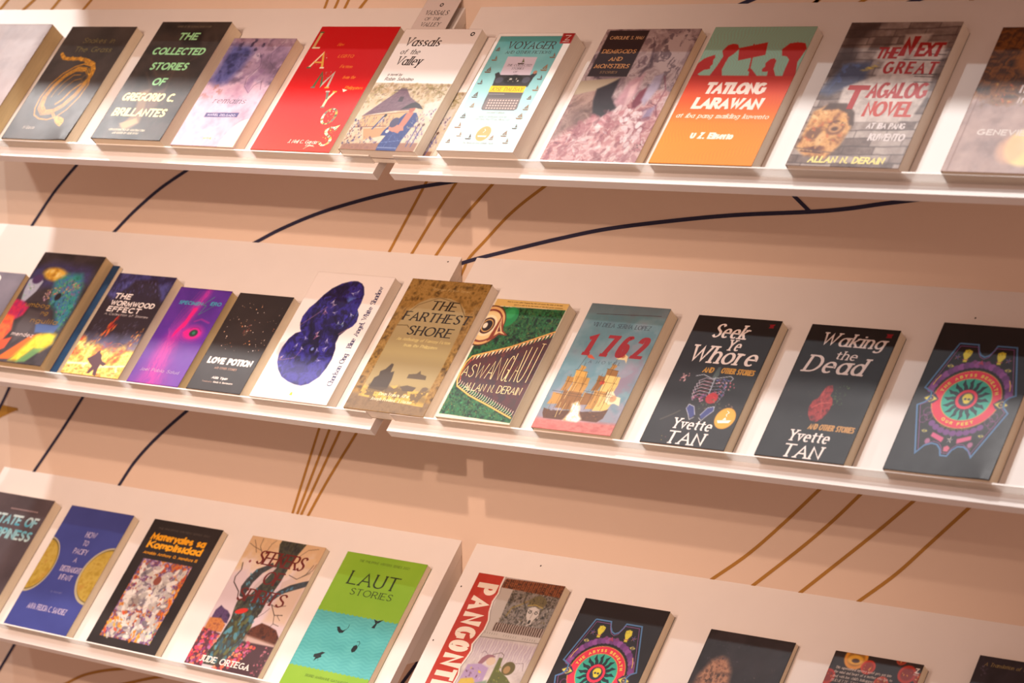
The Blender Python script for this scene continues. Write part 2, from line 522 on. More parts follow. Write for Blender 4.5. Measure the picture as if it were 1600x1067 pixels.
        F = np.stack([idx[:-1, :-1], idx[1:, :-1], idx[1:, 1:], idx[:-1, 1:]], -1).reshape(-1, 4)
        ring = np.concatenate([idx[0, :], idx[1:, -1], idx[-1, -2::-1], idx[-2:0:-1, 0]])
        base = nx * ny
        rv = V[0][ring].copy(); rv[:, 2] -= sheet
        V.append(rv); C.append(C[0][ring] * .92)
        k = np.arange(len(ring)); k2 = (k + 1) % len(ring)
        F2 = np.stack([ring[k], ring[k2], base + k2, base + k], 1)
        faces = [F, F2]; base += len(ring)
        pv, pc, pf = [], [], []; nf = []
        for j, (q, col) in enumerate(s.polys):
            q = np.stack([np.clip(q[:, 0], .15, s.w - .15), np.clip(q[:, 1], .15, s.h - .15)], 1)
            z = zof(q[:, 0], q[:, 1]) + .00004 + .000003 * (j % 25) + .00002 * min(j // 400, 3)
            ar = np.sum(q[:, 0] * np.roll(q[:, 1], -1) - q[:, 1] * np.roll(q[:, 0], -1))
            o = range(len(q)) if ar < 0 else range(len(q) - 1, -1, -1)
            pv.append(np.stack([q[:, 0] / 1000, (s.h - q[:, 1]) / 1000, z], 1)); pc.append(np.repeat(col[None], len(q), 0))
            nf.append([base + i for i in o]); base += len(q)
        V = np.concatenate(V + pv); C = np.clip(np.concatenate(C + pc), 0, 1)
        me = bpy.data.meshes.new(name)
        me.vertices.add(len(V)); me.vertices.foreach_set('co', V.astype(np.float32).ravel())
        quad = np.concatenate(faces)
        loops = np.concatenate([quad.ravel()] + ([np.concatenate(nf)] if nf else []))
        sizes = np.concatenate([np.full(len(quad), 4), np.array([len(f) for f in nf], int)])
        starts = np.concatenate([[0], np.cumsum(sizes)[:-1]])
        me.loops.add(len(loops)); me.loops.foreach_set('vertex_index', loops.astype(np.int32))
        me.polygons.add(len(sizes)); me.polygons.foreach_set('loop_start', starts.astype(np.int32))
        me.update(calc_edges=True)
        a = me.color_attributes.new('ink', 'FLOAT_COLOR', 'POINT')
        a.data.foreach_set('color', np.concatenate([lin(C), np.ones((len(C), 1))], 1).astype(np.float32).ravel())
        me.update()
        return me
# ------------------------------------------------------------------ the printed covers
def tint(c, dark=.55):
    return hx(c) * dark


def art_pink(w, h):
    c = Cv(w, h, '#8a706c'); c.ramp(c.n(30, 3), ['#806664', '#967c76', '#8e7470']); return c


def art_snake(w, h):
    c = Cv(w, h, '#3b332f'); c.ramp(c.n(45, 5), ['#2f2826', '#3f3632', '#4a403b'])
    gold = '#c8881f'
    def ribbon(pts, w0, col=gold):
        c.line(pts, w0, col, 1.2)
    ribbon([(66.6, 35), (55, 33.5), (44, 36), (32, 42.4), (23, 52.2), (20, 63.4), (22.4, 72.9), (28, 79), (38.5, 82), (51.7, 82.6), (63, 80), (72, 73.6), (79, 62.5), (80.7, 51.4), (76.5, 45)], 2.6)
    ribbon([(62, 38.5), (50, 38), (38, 44), (30, 53), (27, 63), (31, 71), (40, 76), (52, 75), (62, 70), (70, 61), (74, 52), (72, 43)], 8.0)
    ribbon([(60, 43), (50, 43.5), (42, 50), (37, 58), (36.5, 63)], 1.4)
    ribbon([(64, 46.5), (56, 48), (49, 54), (45, 61)], 1.2)
    ribbon([(69, 51), (61, 57), (56, 65), (50, 69)], 3.6)
    ribbon([(10.6, 24.8), (18, 28.6), (27, 29.2), (41.6, 28.9), (57.2, 30.3), (69.3, 34), (75.4, 39.6), (76, 45), (73, 51)], 6.4)
    ribbon([(10, 24.5), (13, 27.5)], 2.2); ribbon([(52, 75.5), (60, 80), (68, 82.5)], 5.4)
    c.poly([(60, 80), (68, 79.5), (77, 81.5), (80, 84.5), (78.5, 88.5), (72.5, 87), (66, 84.5)], '#d29a35', 1.2)
    rs = np.random.RandomState(2)
    body = [(62, 38.5), (50, 38), (38, 44), (30, 53), (26, 63), (29, 72), (39, 77), (52, 76), (63, 70), (71, 61), (75, 52), (74, 43), (66, 38)]
    for k in range(7):
        o = (k - 3) * 1.9
        p = [(50 + (x - 50) * (1 + o / 52) + rs.randn() * .3, 58 + (y - 58) * (1 + o / 58)) for x, y in body]
        c.line(p, 1.3, ['#c8881f', '#8a5c18', '#dba23a', '#6a4a1c', '#d0922a', '#9a6a20', '#c8881f'][k], 1, .85)
    tail = [(10.6, 24.8), (18, 28.6), (27, 29.2), (41.6, 28.9), (57.2, 30.3), (69.3, 34), (75.4, 39.6), (76, 45)]
    for k in range(26):
        f = k / 25 * (len(tail) - 1); i = min(int(f), len(tail) - 2); u = f - i
        x = tail[i][0] * (1 - u) + tail[i + 1][0] * u; y = tail[i][1] * (1 - u) + tail[i + 1][1] * u
        c.ell(x, y + rs.randn() * .3, 1.7 + k * .05, 1.1 + k * .05, ['#d89a2c', '#a8701c', '#c8881f'][k % 3], 1.2)
    c.mix(np.clip((c.n(2.2, 9, 2) - .55) * 6, 0, 1) * np.clip((c.c[..., 0] - .5) * 4, 0, 1) * .5, '#7a4d14')
    c.ell(69, 46, 4.5, 3.6, '#5a4530', 1); c.ell(69, 46, 2.2, 2, '#2f2826', 1)
    c.text('Snakes in', 31, 80, 14.8, 4.6, 'hand', '#8a7c45', .1); c.text('The Grass', 26, 84, 22.8, 4.6, 'hand', '#8a7c45', .1)
    c.text('H Garcia', 23, 41, 91, 2.6, 'hand', '#d8c6b4', .2); return c


def art_collected(w, h):
    c = Cv(w, h, '#2c2623'); c.ramp(c.n(40, 11), ['#1d1816', '#2f2825', '#3d322c', '#2a2320'])
    c.poly([(20, 13), (78, 16), (86, 34), (60, 30), (40, 36), (16, 40)], '#372c28', 14, .8)
    c.poly([(38, 8), (68, 6), (76, 22), (48, 20)], '#150f0e', 8, .7)
    for p in ([(16, 32), (40, 47), (52, 46), (80, 30)], [(22, 44), (44, 58), (56, 74)], [(60, 42), (64, 60), (72, 70)]):
        c.line(p, 2.5, '#5b4638', 5, .6)
    c.poly([(30, 60), (42, 58), (52, 74), (56, 86), (46, 92), (30, 90), (40, 78)], '#8b6a4b', 6, .8)
    c.poly([(46, 62), (62, 58), (66, 72), (54, 78)], '#6b4d3f', 7, .7)
    c.poly([(28, 87), (48, 82), (54, 86), (38, 92)], '#c0996a', 3, .8)
    g = '#9ad79a'; y = '#f3e69b'
    c.text('THE', 36.5, 66, 15.7, 6.2, 'bold', g, .12); c.text('COLLECTED', 12, 88, 28.6, 6.2, 'bold', g, .12)
    c.text('STORIES', 22, 77, 41.6, 6.4, 'bold', g, .12); c.text('OF', 39, 59, 54.7, 6.4, 'bold', g, .12)
    c.text('GREGORIO C.', 9.5, 86, 68, 6.8, 'bold', y, .12); c.text('BRILLANTES', 8.8, 86, 80.8, 6.8, 'bold', y, .12)
    c.text('WINNER OF THE NATIONAL BOOK AWARD', 26, 75, 5, 1.6, 'tiny', '#6f6250', .1)
    c.text('WITH INTRODUCTION BY JONATHAN CHUA', 18, 71, 93, 1.7, 'tiny', '#d8cdb0', .1); c.text('AND EDITED BY GENE KWAN', 26, 64, 95.6, 1.7, 'tiny', '#d8cdb0', .1)
    return c


def art_remains(w, h):
    c = Cv(w, h, '#d0b0be')
    c.ramp(np.clip(c.n(38, 21) * .75 + c.n(9, 25) * .25, 0, 1), ['#ac8094', '#c29eae', '#d0b2c0', '#b890a6'])
    top = np.clip((50 - c.Q + (c.n(26, 23) - .5) * 46) / 16, 0, 1)
    c.ramp(c.n(22, 27), ['#6e5a70', '#8f7590', '#a58aa0', '#7f6478'], top)
    c.blotch('#c2aebe', 18, .55, 29, top, .2, .7)
    bl = c.pm([(4, 6), (34, 7), (44, 14), (40, 30), (30, 42), (14, 44), (2, 40)], 16)
    c.ramp(c.n(14, 31), ['#2f2f5a', '#4a4b80', '#5d5c92', '#3b3868'], bl)
    c.blotch('#2a2440', 12, .6, 33, c.pm([(10, 0), (60, 0), (60, 18), (20, 16)], 14), .2, .8)
    c.blotch('#a0685e', 12, .6, 35, c.pm([(0, 40), (36, 40), (30, 56), (0, 56)], 12), .2, .7)
    ln = '#54405c'
    c.line([(84, 2), (80, 8), (74, 14), (79, 22), (88, 26), (90, 32)], .7, ln, 1.2, .85)
    c.line([(60, 18), (56, 14), (64, 20), (68, 26), (62, 33), (58, 38), (62, 45), (74, 51), (76, 44), (84, 40), (90, 48)], .8, ln, 1.2, .85)
    c.poly([(62, 45), (74, 51), (72, 40), (80, 30), (72, 28), (62, 36)], '#84648a', 5, .5)
    c.text('remains', 27, 80, 61, 5.4, 'light', '#4a3c4c', .25)
    c.poly([(27, 70), (79, 69), (79, 73.2), (27, 74)], '#4b4474', .7); c.text('MARIEL DELGADO', 31, 75, 72.6, 1.9, 'tiny', '#d8cce0')
    c.text('ANVIL', 45, 60, 93.6, 1.7, 'bold', '#e0b020', .2); c.text('x', 64, 66, 93.6, 1.6, 'tiny', '#a08a94'); return c


def flora(c, seed, pts, cols):
    c.dabs(60, seed, pts, .5, 1.5, cols, 1.5, 40, 1, 80)


def art_lamyos(w, h):
    c = Cv(w, h, '#d3121a')
    c.ramp(np.clip(c.Q / 100 + (c.n(50, 41) - .5) * .1, 0, 1), ['#c2060f', '#c40a12', '#cc1c16', '#d03018'])  # turns orange downward: light on the lower cover put into the print
    cols = ['#e6d9b8', '#c9a86a', '#8d7a4a', '#6f6f62', '#b9b0a0', '#d8a040', '#e8c9a0', '#54603c']
    def glyph(ch, x0, x1, yb, cap, sl):
        n0 = len(c.polys)
        tk = 'roman'
        c.text(ch, x0, x1, yb, cap, tk, '#dcc89a', sl, 12)
        rs = np.random.RandomState(ord(ch))
        for i in range(n0, len(c.polys)):
            q, _ = c.polys[i]; c.polys[i] = (q, hx(cols[rs.randint(len(cols))]))
    glyph('L', 3, 13, 18.3, 14, 0.0); glyph('A', 12, 32, 34.5, 14, 0); glyph('M', 32, 53, 50.3, 14, 0)
    glyph('Y', 54, 66, 65.8, 13.5, 0); glyph('O', 66, 84, 78.8, 13, 0); glyph('S', 79, 95, 95.2, 15, 0)
    c.dabs(30, 2, [(78, 80), (95, 80), (95, 94), (80, 94)], .5, 1.3, ['#e0c030', '#b58a20', '#f0d860', '#6a5a20'], 1.6, 60, 1, 50)
    c.dabs(30, 3, [(68, 66), (84, 66), (84, 79), (68, 79)], .5, 1.2, ['#c94a2a', '#e8a040', '#5c7040', '#e8d8b0'], 1.4, 50, 1, 60)
    c.dabs(26, 4, [(22, 21), (30, 21), (30, 32), (20, 32)], .5, 1.2, ['#9a9488', '#d0c8b8', '#6a6050'], 1.2, 0, 1, 80)
    c.dabs(26, 5, [(38, 37), (46, 37), (46, 46), (38, 46)], .5, 1.2, ['#9a9488', '#d0c8b8', '#76704e'], 1.2, 0, 1, 80)
    c.vec([(72, 50.5), (79, 51.4), (75, 53)], '#f0dcc0'); c.vline([(66, 98), (72, 95), (78, 96)], .5, '#f0e0b0'); c.vec([(90, 80), (95, 78.5), (92, 83)], '#f0d890')
    o = '#ee8a2c'
    for t, x0, x1, y in (('New', 34, 42.5, 16), ('LGBTQ', 43, 63, 25.4), ('Fiction', 53, 69, 33.8), ('from the', 64, 80.5, 42.3), ('Philippines', 74, 97, 50.6)):
        c.text(t, x0, x1, y, 2.4, 'roman', o, .2)
    c.text('J. Neil C. Garcia', 42, 79, 93.8, 2.7, 'roman', '#f6e2cc', .2); c.text('Editor', 66.5, 77, 95.9, 1.6, 'roman', '#f6e2cc', .2)
    return c


def seal(c, x, y, r, col):
    pts = [(x + r * 100 / c.w * (1 + .28 * (k % 2)) * math.cos(k * math.pi / 8), y + r * 100 / c.h * (1 + .28 * (k % 2)) * math.sin(k * math.pi / 8)) for k in range(16)]
    p = pts + [pts[0]]
    c.vline(p, r * .62, col)


def art_vassals(w, h, logo=True):
    c = Cv(w, h, '#ece4de')
    pic = np.clip((c.Q - 45) / .8, 0, 1)
    c.ramp(c.n(20, 51), ['#d8bd98', '#e2ccaa', '#ead9c0', '#d4b48a'], pic)
    c.dabs(330, 52, [(2, 46), (98, 46), (98, 66), (60, 64), (40, 56), (2, 68)], .8, 2.4, ['#a08c58', '#b8a068', '#8f7d4c', '#d0bc88', '#b08c60', '#8a6a50'], 1.8, 30, .5, 80)
    for x, y in ((12, 49), (78, 49), (90, 52)):
        for q in range(7):
            an = q * .9 + x; c.line([(x, y), (x + 9 * math.cos(an), y + 4 * math.sin(an) + 1)], 1.1, '#8a7a48', 1.2, .7)
    c.poly([(80, 62), (98, 58), (98, 74), (84, 70)], '#efe4d8', 4, .8)
    c.poly([(36, 52.5), (38, 50), (46, 50), (49, 52), (56, 56.5), (70, 61.5), (66, 67), (46, 68), (24, 70.5), (7, 73), (14, 68), (24, 60.5)], '#7a5a68', 1.2)
    c.dabs(150, 53, [(36, 52), (48, 52), (64, 61), (40, 67), (12, 72)], .4, 1.1, ['#6a4c5c', '#94727a', '#5a3c4e', '#a58684'], 3.2, -32, .6, 16)
    c.line([(31, 51.4), (52, 50.6)], 1.5, '#54404a'); c.line([(38, 49.6), (46, 49.4)], 1.1, '#54404a'); c.poly([(43, 56.5), (48, 56.5), (49, 60.5), (43, 60.5)], '#44303c', .9)
    c.poly([(9, 73), (66, 67.6), (62, 78), (46, 81), (6, 82)], '#dcb583', 1.2); c.line([(8, 73.2), (66, 68.2)], 1.5, '#a87a58', 1.2); c.line([(7, 82), (46, 80.6)], 1.8, '#9a6a58', 1.2)
    c.poly([(18, 83), (48, 81.5), (49, 88), (26, 92)], '#d0a070', 2)
    for x in (14, 24, 34, 44):
        c.line([(x, 73 - x * .06), (x - 1, 82)], .9, '#a47a5c', 1, .8)
    c.dabs(70, 54, [(8, 74), (50, 71), (48, 80), (8, 81)], .5, 1.2, ['#5c4a7a', '#7d5a6a', '#3f3f74', '#e6cdb0', '#8a4a44'], 2.6, 92, .9, 14)
    c.dabs(150, 55, [(1, 76), (14, 78), (20, 88), (46, 91), (48, 99), (1, 99)], .7, 1.9, ['#4c3a62', '#6d4a5e', '#7f74a0', '#34366a', '#98604e', '#cfa68a', '#573450'], 1.7, 90, .9, 50)
    c.line([(36, 73), (30, 83)], 2.6, '#2f3f84', 1.2); c.ell(37.5, 72, 1.8, 1.3, '#2c2434', .8); c.line([(37, 74), (34, 78)], 1.6, '#e8dcc8', 1)
    c.poly([(2, 95.6), (52, 94), (98, 93), (98, 100), (2, 100)], '#a06c54', 2, .9)
    c.dabs(170, 56, [(77, 68), (98, 66), (98, 93), (77, 93)], .5, 1.5, ['#8a6c90', '#a98a9c', '#6a5074', '#d8c4bc', '#b5948c', '#5c5088'], 2, 80, .75, 40)
    for x in (86, 92):
        c.line([(x, 80), (x - 1, 96)], 1.7, '#4c4c8c', 1); c.ell(x + .6, 78.6, 1.6, 1.2, '#6a4a44', .8)
    bl = '#2c4084'
    c.poly([(62, 69.6), (57, 74), (51, 78.5), (46, 84), (45, 88), (52, 88), (49, 95), (49.5, 100), (75, 100), (75.5, 91), (79, 82), (82, 74), (75, 69)], bl, 1.1)
    c.dabs(120, 58, [(52, 84), (76, 82), (75, 99), (51, 99)], .35, .9, ['#223070', '#40589c', '#6078b4', '#1c2a62'], 4, 72, .75, 12)
    c.poly([(63, 70), (68, 68), (72, 69.5), (70, 78), (66, 86), (60, 85)], '#cf8068', 1.1); c.poly([(50, 81), (58, 79), (68, 80), (71, 83.5), (58, 85), (51, 83.5)], '#d88a72', 1.1)
    c.ell(54, 77.4, 5.4, 4, '#4c4668', 1); c.ell(51, 84.6, 2.2, 1.4, '#e8dcd0', .8); c.dabs(40, 59, [(72, 70), (82, 71), (80, 83), (72, 82)], .4, 1.0, ['#d8c26a', '#4c64a4', '#223070', '#c0a050', '#e8e0c8'], 2, 60, .9, 20)
    c.ell(67.4, 66.4, 3.6, 2.8, '#c06a54', 1); c.poly([(52, 67), (58, 63.4), (62, 61.4), (67, 60.6), (73, 62), (81, 66.2), (70, 65.2), (61, 65.8)], '#2a2028', .9); c.dabs(20, 60, [(55, 65.5), (64, 61.6), (76, 64), (64, 65)], .3, .7, ['#4a3c46', '#2a2028'], 3, 8, .8, 20)
    c.line([(50, 97.5), (74, 97.5)], 1.1, '#c4d0e8', .8, .85); c.line([(51, 93.6), (75, 91.4)], .8, '#8096c8', .8, .9); c.line([(60, 86), (57, 97)], .8, '#8096c8', .8, .6)
    c.c = c.c * (1 - .2 * pic[..., None])
    k = '#3a302c'
    c.text('Vassals', 9, 58, 14.6, 7.4, 'roman', k, .2); c.text('of the', 10, 37, 21.4, 4.2, 'roman', k, .2); c.text('Valley', 11, 47, 30.6, 7.4, 'roman', k, .2)
    c.text('a novel by', 10, 30, 39.6, 2.3, 'sans', k, .18); c.text('Robin Sebolino', 9.5, 48, 43.6, 2.9, 'sans', k, .18)
    if logo:
        seal(c, 91, 4.2, 2.6, '#1d1a1a')
    return c


def boat(c, x, y, s, seed):
    rs = np.random.RandomState(seed); col = hx(['#6b4f3a', '#7d6048', '#54443a', '#8a6a4a'][rs.randint(4)])
    u = s * 100 / c.w; v = s * 100 / c.h
    c.vec([(x - 1.2 * u, y), (x + 1.2 * u, y), (x + .8 * u, y + .45 * v), (x - .8 * u, y + .45 * v)], col)
    k = rs.randint(3)
    c.vline([(x, y), (x, y - 1.7 * v)], .3, col)
    c.vec([(x + .1 * u, y - .15 * v), (x + .1 * u, y - 1.6 * v), (x + .9 * u, y - .3 * v)], col * .9 + .08)
    if k:
        c.vec([(x - .12 * u, y - .15 * v), (x - .12 * u, y - 1.4 * v), (x - .8 * u, y - .3 * v)], col * .8 + .1)
    if k > 1:
        c.vec([(x - .2 * u, y - .9 * v), (x + .3 * u, y - 1.9 * v), (x + .6 * u, y - .9 * v)], col * 1.1)


def art_voyager(w, h):
    c = Cv(w, h, '#f2f0ea')
    fr = [(4.2, 2.6), (91, 2.6), (91, 95.6), (4.2, 95.6)]
    c.grad('#4f9c9a', '#b2d4d4', 2, 75, c.pm(fr, .8)); c.blotch('#9cccc8', 40, .5, 63, c.pm(fr, 1), .3, .25)
    for a, b in zip(fr, fr[1:] + fr[:1]):
        c.vline([a, b], .35, '#8c8478')
    k = '#3f3733'
    c.text('VOYAGER', 20, 83, 13.7, 6.4, 'roman', k, .12); c.text('AND OTHER FICTIONS', 22, 82, 17.8, 2.5, 'roman', k, .1)
    c.poly([(28, 20.3), (67, 20.7), (69.5, 36), (30, 36)], '#c4b4bc', .8)
    boat(c, 50, 25.8, 5.4, 3); c.polys[-1] = (c.polys[-1][0], hx('#6a6a4a'))
    c.text('THE COLLECTED', 33, 65.5, 28.6, 1.9, 'roman', '#5a4f50', .1); c.text('STORIES', 41, 57.5, 31.4, 1.8, 'roman', '#5a4f50', .1); c.text('OF', 46, 51.5, 34.2, 1.6, 'roman', '#5a4f50', .1)
    c.poly([(23, 35), (27, 33.5), (31, 36), (70, 36), (75, 33.2), (78, 35), (76, 38), (74.5, 46), (28, 46), (26, 38)], '#332f30', .8)
    c.ell(33, 40.5, 5, 2.6, '#4b4a52', 1); c.ell(68, 40.2, 5, 2.6, '#4b4a52', 1); c.ell(51, 40, 12, 4.2, '#22201f', 1)
    c.dabs(12, 71, [(44, 38), (58, 38), (58, 42.5), (44, 42.5)], .6, 1.4, ['#e6ded2', '#cfc4b4', '#a89a88'], 1.4, 0, 1, 60)
    c.ell(74.5, 33.6, 2.6, 1.4, '#a8745a', .8)
    c.poly([(28, 50), (73, 50), (74, 56), (76, 64.5), (73, 65.8), (32, 65.8), (29.5, 64.5), (28, 56)], '#4f4645', .8)
    c.poly([(31, 55.5), (74, 55.5), (75.5, 64.5), (72, 65.2), (33, 65.2), (30, 64.2)], '#6a5c58', .8)
    for r in range(4):
        for q in range(11):
            x = 34 + q * 3.6 + r * .3; y = 57 + r * 2.2
            c.vec([(x, y), (x + 2, y), (x + 2, y + 1.1), (x, y + 1.1)], '#c9a99c')
    c.poly([(26.8, 45.4), (72.8, 45.5), (72.6, 50.7), (27.2, 50.5)], '#f0c40c', .7); c.text('JOSE DALISAY', 29, 71, 49.7, 3.2, 'roman', '#8a6a10', .1)
    c.vline([(29, 52.4), (50, 52.4)], .8, '#9a9294')
    g = '#a2968c'
    c.text('Second Edition', 39, 63, 68.6, 1.7, 'roman', g, .1); c.text('WITH AN INTRODUCTION BY', 32, 69, 72.2, 1.4, 'roman', g); c.text('CRISTINA PANTOJA HIDALGO', 27.5, 74, 74.3, 1.5, 'roman', g)
    c.ell(50, 85.4, 9, 6.2, '#dd9750', .9); c.vline([(48, 76.5), (47, 79)], .5, '#9a8a6a')
    c.vec([(44, 87), (56, 87), (55, 88.2), (45, 88.2)], '#f4e8d4'); c.vline([(49, 81.5), (51, 83), (49, 84.6)], .9, '#f4e8d4')
    c.text('The University Press Edition Classic', 29.5, 69.5, 93.9, 1.4, 'roman', g)
    for i, p in enumerate([(9.9, 14.7), (12.4, 23), (12.2, 33.2), (10, 43.2), (12.7, 54.7), (15.9, 63), (11.7, 72), (12, 80.2), (19.6, 87.4), (33.5, 89.4), (9.7, 93), (86.5, 20.5), (84.1, 31.3), (84.8, 39), (86.9, 48.3), (84.7, 55.8), (87.4, 64.5), (85.2, 71.8), (86.2, 80.2), (77.5, 86.5), (63.4, 89.6), (84.2, 92.2)]):
        boat(c, *p, 3.8 + (i * 7 % 5) * .4, i)
    c.poly([(84.5, .3), (100, .3), (100, 9), (85.8, 9)], '#a3201f', .6)
    c.vline([(89, 2.2), (96, 2.2), (91, 6), (97, 6)], 1.1, '#e8d4cc'); c.text('PRESS', 89, 97, 8, 1.1, 'tiny', '#e8d4cc'); return c


def art_demigods(w, h):
    c = Cv(w, h, '#8a7476')
    wx = c.n(26, 81) * 30; wy = c.n(26, 85) * 30
    f = fbm((c.X + wx) / 17, (c.Y + wy) / 21, 89, 5)
    c.ramp(f, ['#4d3c42', '#7a6468', '#9a8484', '#b8a4a2', '#6f585e'])
    low = np.clip((c.Q - 52 + (c.n(24, 93) - .5) * 34) / 14, 0, 1)
    f2 = fbm((c.X + wx) / 15, (c.Y + wy) / 15, 95, 5)
    c.ramp(f2, ['#7a444e', '#a86a70', '#c89290', '#dcbab6', '#b07a7c', '#e6d2ce'], low)
    c.ramp(f, ['#5a4038', '#7a5c52', '#9a7c70', '#6a4c44'], c.pm([(0, 50), (24, 44), (34, 58), (30, 68), (0, 84)], 14) * .9)
    c.poly([(0, 40), (40, 37.5), (32, 45), (0, 51)], '#a8967e', 2.5)
    c.poly([(41, 38), (42, 52), (52, 60), (41, 67), (30, 64), (24, 55), (22, 46), (30, 43)], '#2a2126', 4)
    c.poly([(52, 40), (64, 34), (66, 48), (58, 60), (48, 56)], '#b98a92', 8, .85)
    c.poly([(56, 44), (62, 40), (64, 56), (60, 62)], '#d9b4b4', 4, .8)
    c.poly([(68, 48), (74, 44), (76, 56), (70, 62), (66, 56)], '#6e2c3c', 4, .9)
    c.poly([(70, 27), (67, 17), (72, 6), (86, 3), (97, 10), (98, 22), (90, 33), (80, 34)], '#b6a2a0', 6)
    fs = fbm((c.X + wx) / 8, (c.Y + wy) / 12, 99, 4)
    c.mix(np.clip((fs - .58) * 6, 0, 1) * c.pm([(66, 0), (100, 0), (100, 46), (70, 44)], 6) * .75, '#5c4a52')
    c.poly([(76, 36), (84, 34), (86, 44), (80, 58), (74, 54)], '#a59aae', 5, .85); c.poly([(82, 62), (92, 58), (92, 68), (84, 70)], '#8f84a4', 6, .8)
    c.line([(86, 36), (94, 46), (92, 58), (98, 66)], 1.6, '#7a3c4c', 2, .8); c.line([(58, 10), (64, 24), (60, 36)], 3, '#52404a', 4, .8)
    for s_, n_, cc in ((1, 150, ['#f3e4e0', '#e6c4c0', '#c98c90', '#a85c66', '#f8f0ec']), (2, 80, ['#7a3c46', '#d8a4a4', '#98586050'[:7]])):
        c.dabs(n_, s_, [(22, 74), (46, 62), (70, 62), (92, 66), (98, 98), (4, 98)], 1.6, 4.6, cc, 2.4, 30, .42, 90)
    c.dabs(40, 8, [(60, 62), (80, 60), (92, 84), (70, 90)], 1.5, 4, ['#f4eceb', '#eedcdc', '#e2c4c4'], 1.6, 60, .7, 60)
    c.dabs(34, 9, [(90, 86), (98, 86), (98, 93), (88, 94)], .6, 1.3, ['#4a3238', '#6a4c50', '#c0a09c'], 1.2, 0, .9, 90)
    c.c = c.c * (1 - .14 * low[..., None])
    c.poly([(3.9, 1.0), (46.3, 1.0), (46.5, 36.6), (4.1, 36.6)], '#2c1a1c', .8)
    t = '#d9a878'
    c.text('CAROLINE S. HAU', 7.6, 43.6, 8, 2.6, 'sans', t, .05); c.text('DEMIGODS', 7, 43.4, 18.8, 3.1, 'slab', '#c88f58', .08); c.text('AND', 18.6, 32.8, 24.6, 3.1, 'slab', '#c88f58', .08)
    c.text('MONSTERS', 6.8, 44, 30.2, 3.3, 'slab', '#c88f58', .08); c.text('STORIES', 15.4, 34.4, 34.2, 1.8, 'slab', '#8a6a4a', .1); return c


def art_tatlong(w, h):
    c = Cv(w, h, '#8fb9a2')
    ctop = c.Q < 36
    c.ramp(np.clip((c.Q - 30) / 55, 0, 1), ['#b81c0e', '#c8300e', '#d65a10', '#e08214', '#e28a14'], np.clip((c.Q - 36) / .6, 0, 1))
    wv = np.sin((c.X + 9 * np.sin(c.Y / 17) + 5 * np.sin(c.Y / 7 + c.X / 31)) * 1.35) * .5 + .5
    c.mix((wv > .5) * .09, '#b04018'); r = '#b4190d'
    sil = ([(17.8, 36.4), (20.6, 28.9), (22, 22), (18.5, 18), (21.4, 13.8), (26, 12.6), (31, 13.2), (34.2, 16.5), (31.5, 20), (27.6, 22.8), (26.8, 31.6), (30, 36.4)],
           [(0, 37), (0, 27.5), (4, 23.8), (7, 22.6), (13.1, 20.9), (14.6, 23), (13.8, 25), (15.4, 27.8), (14, 29.4), (14.8, 31.4), (9.2, 32.2), (5, 35.4), (8, 36.4)],
           [(33.8, 15.9), (46, 13.9), (46, 12.8), (47.4, 12.7), (47.4, 13.6), (59.4, 11.6), (62.6, 20.9), (38.6, 25.1)],
           [(50.2, 23), (51.6, 22.8), (54.4, 30.8), (57, 32), (64, 36.4), (56, 36.4), (55, 33.5), (52.6, 32.4), (53, 31)],
           [(66, 31.5), (68, 29.4), (66.6, 27), (69.6, 24), (73, 23.5), (75.8, 25), (76.8, 31), (82.1, 36.4), (74, 36.4), (72.6, 33), (67.6, 33.4)],
           [(79.1, 21.5), (76.2, 16.9), (81, 12.5), (88, 11.6), (95.7, 12.3), (99.5, 16.3), (98, 21.5), (96.6, 26), (101, 36.4), (88.5, 36.4), (87.7, 24.4), (84, 22)])
    for p in sil:
        c.poly(p, r, .7)
    wt = '#f1ddce'
    c.text('TATLONG', 19.5, 80, 49.7, 8.6, 'heavy', wt, .1, 0, .1); c.text('LARAWAN', 14.8, 83, 60.7, 8.4, 'heavy', wt, .1, 0, .1)
    c.text('at iba pang maikling kuwento', 4.4, 95.5, 67.2, 3.3, 'serif', '#f6e4cc', .25); c.text('U Z. Eliserio', 28, 70, 82, 4.6, 'heavy', '#fbeed8', .05)
    return c


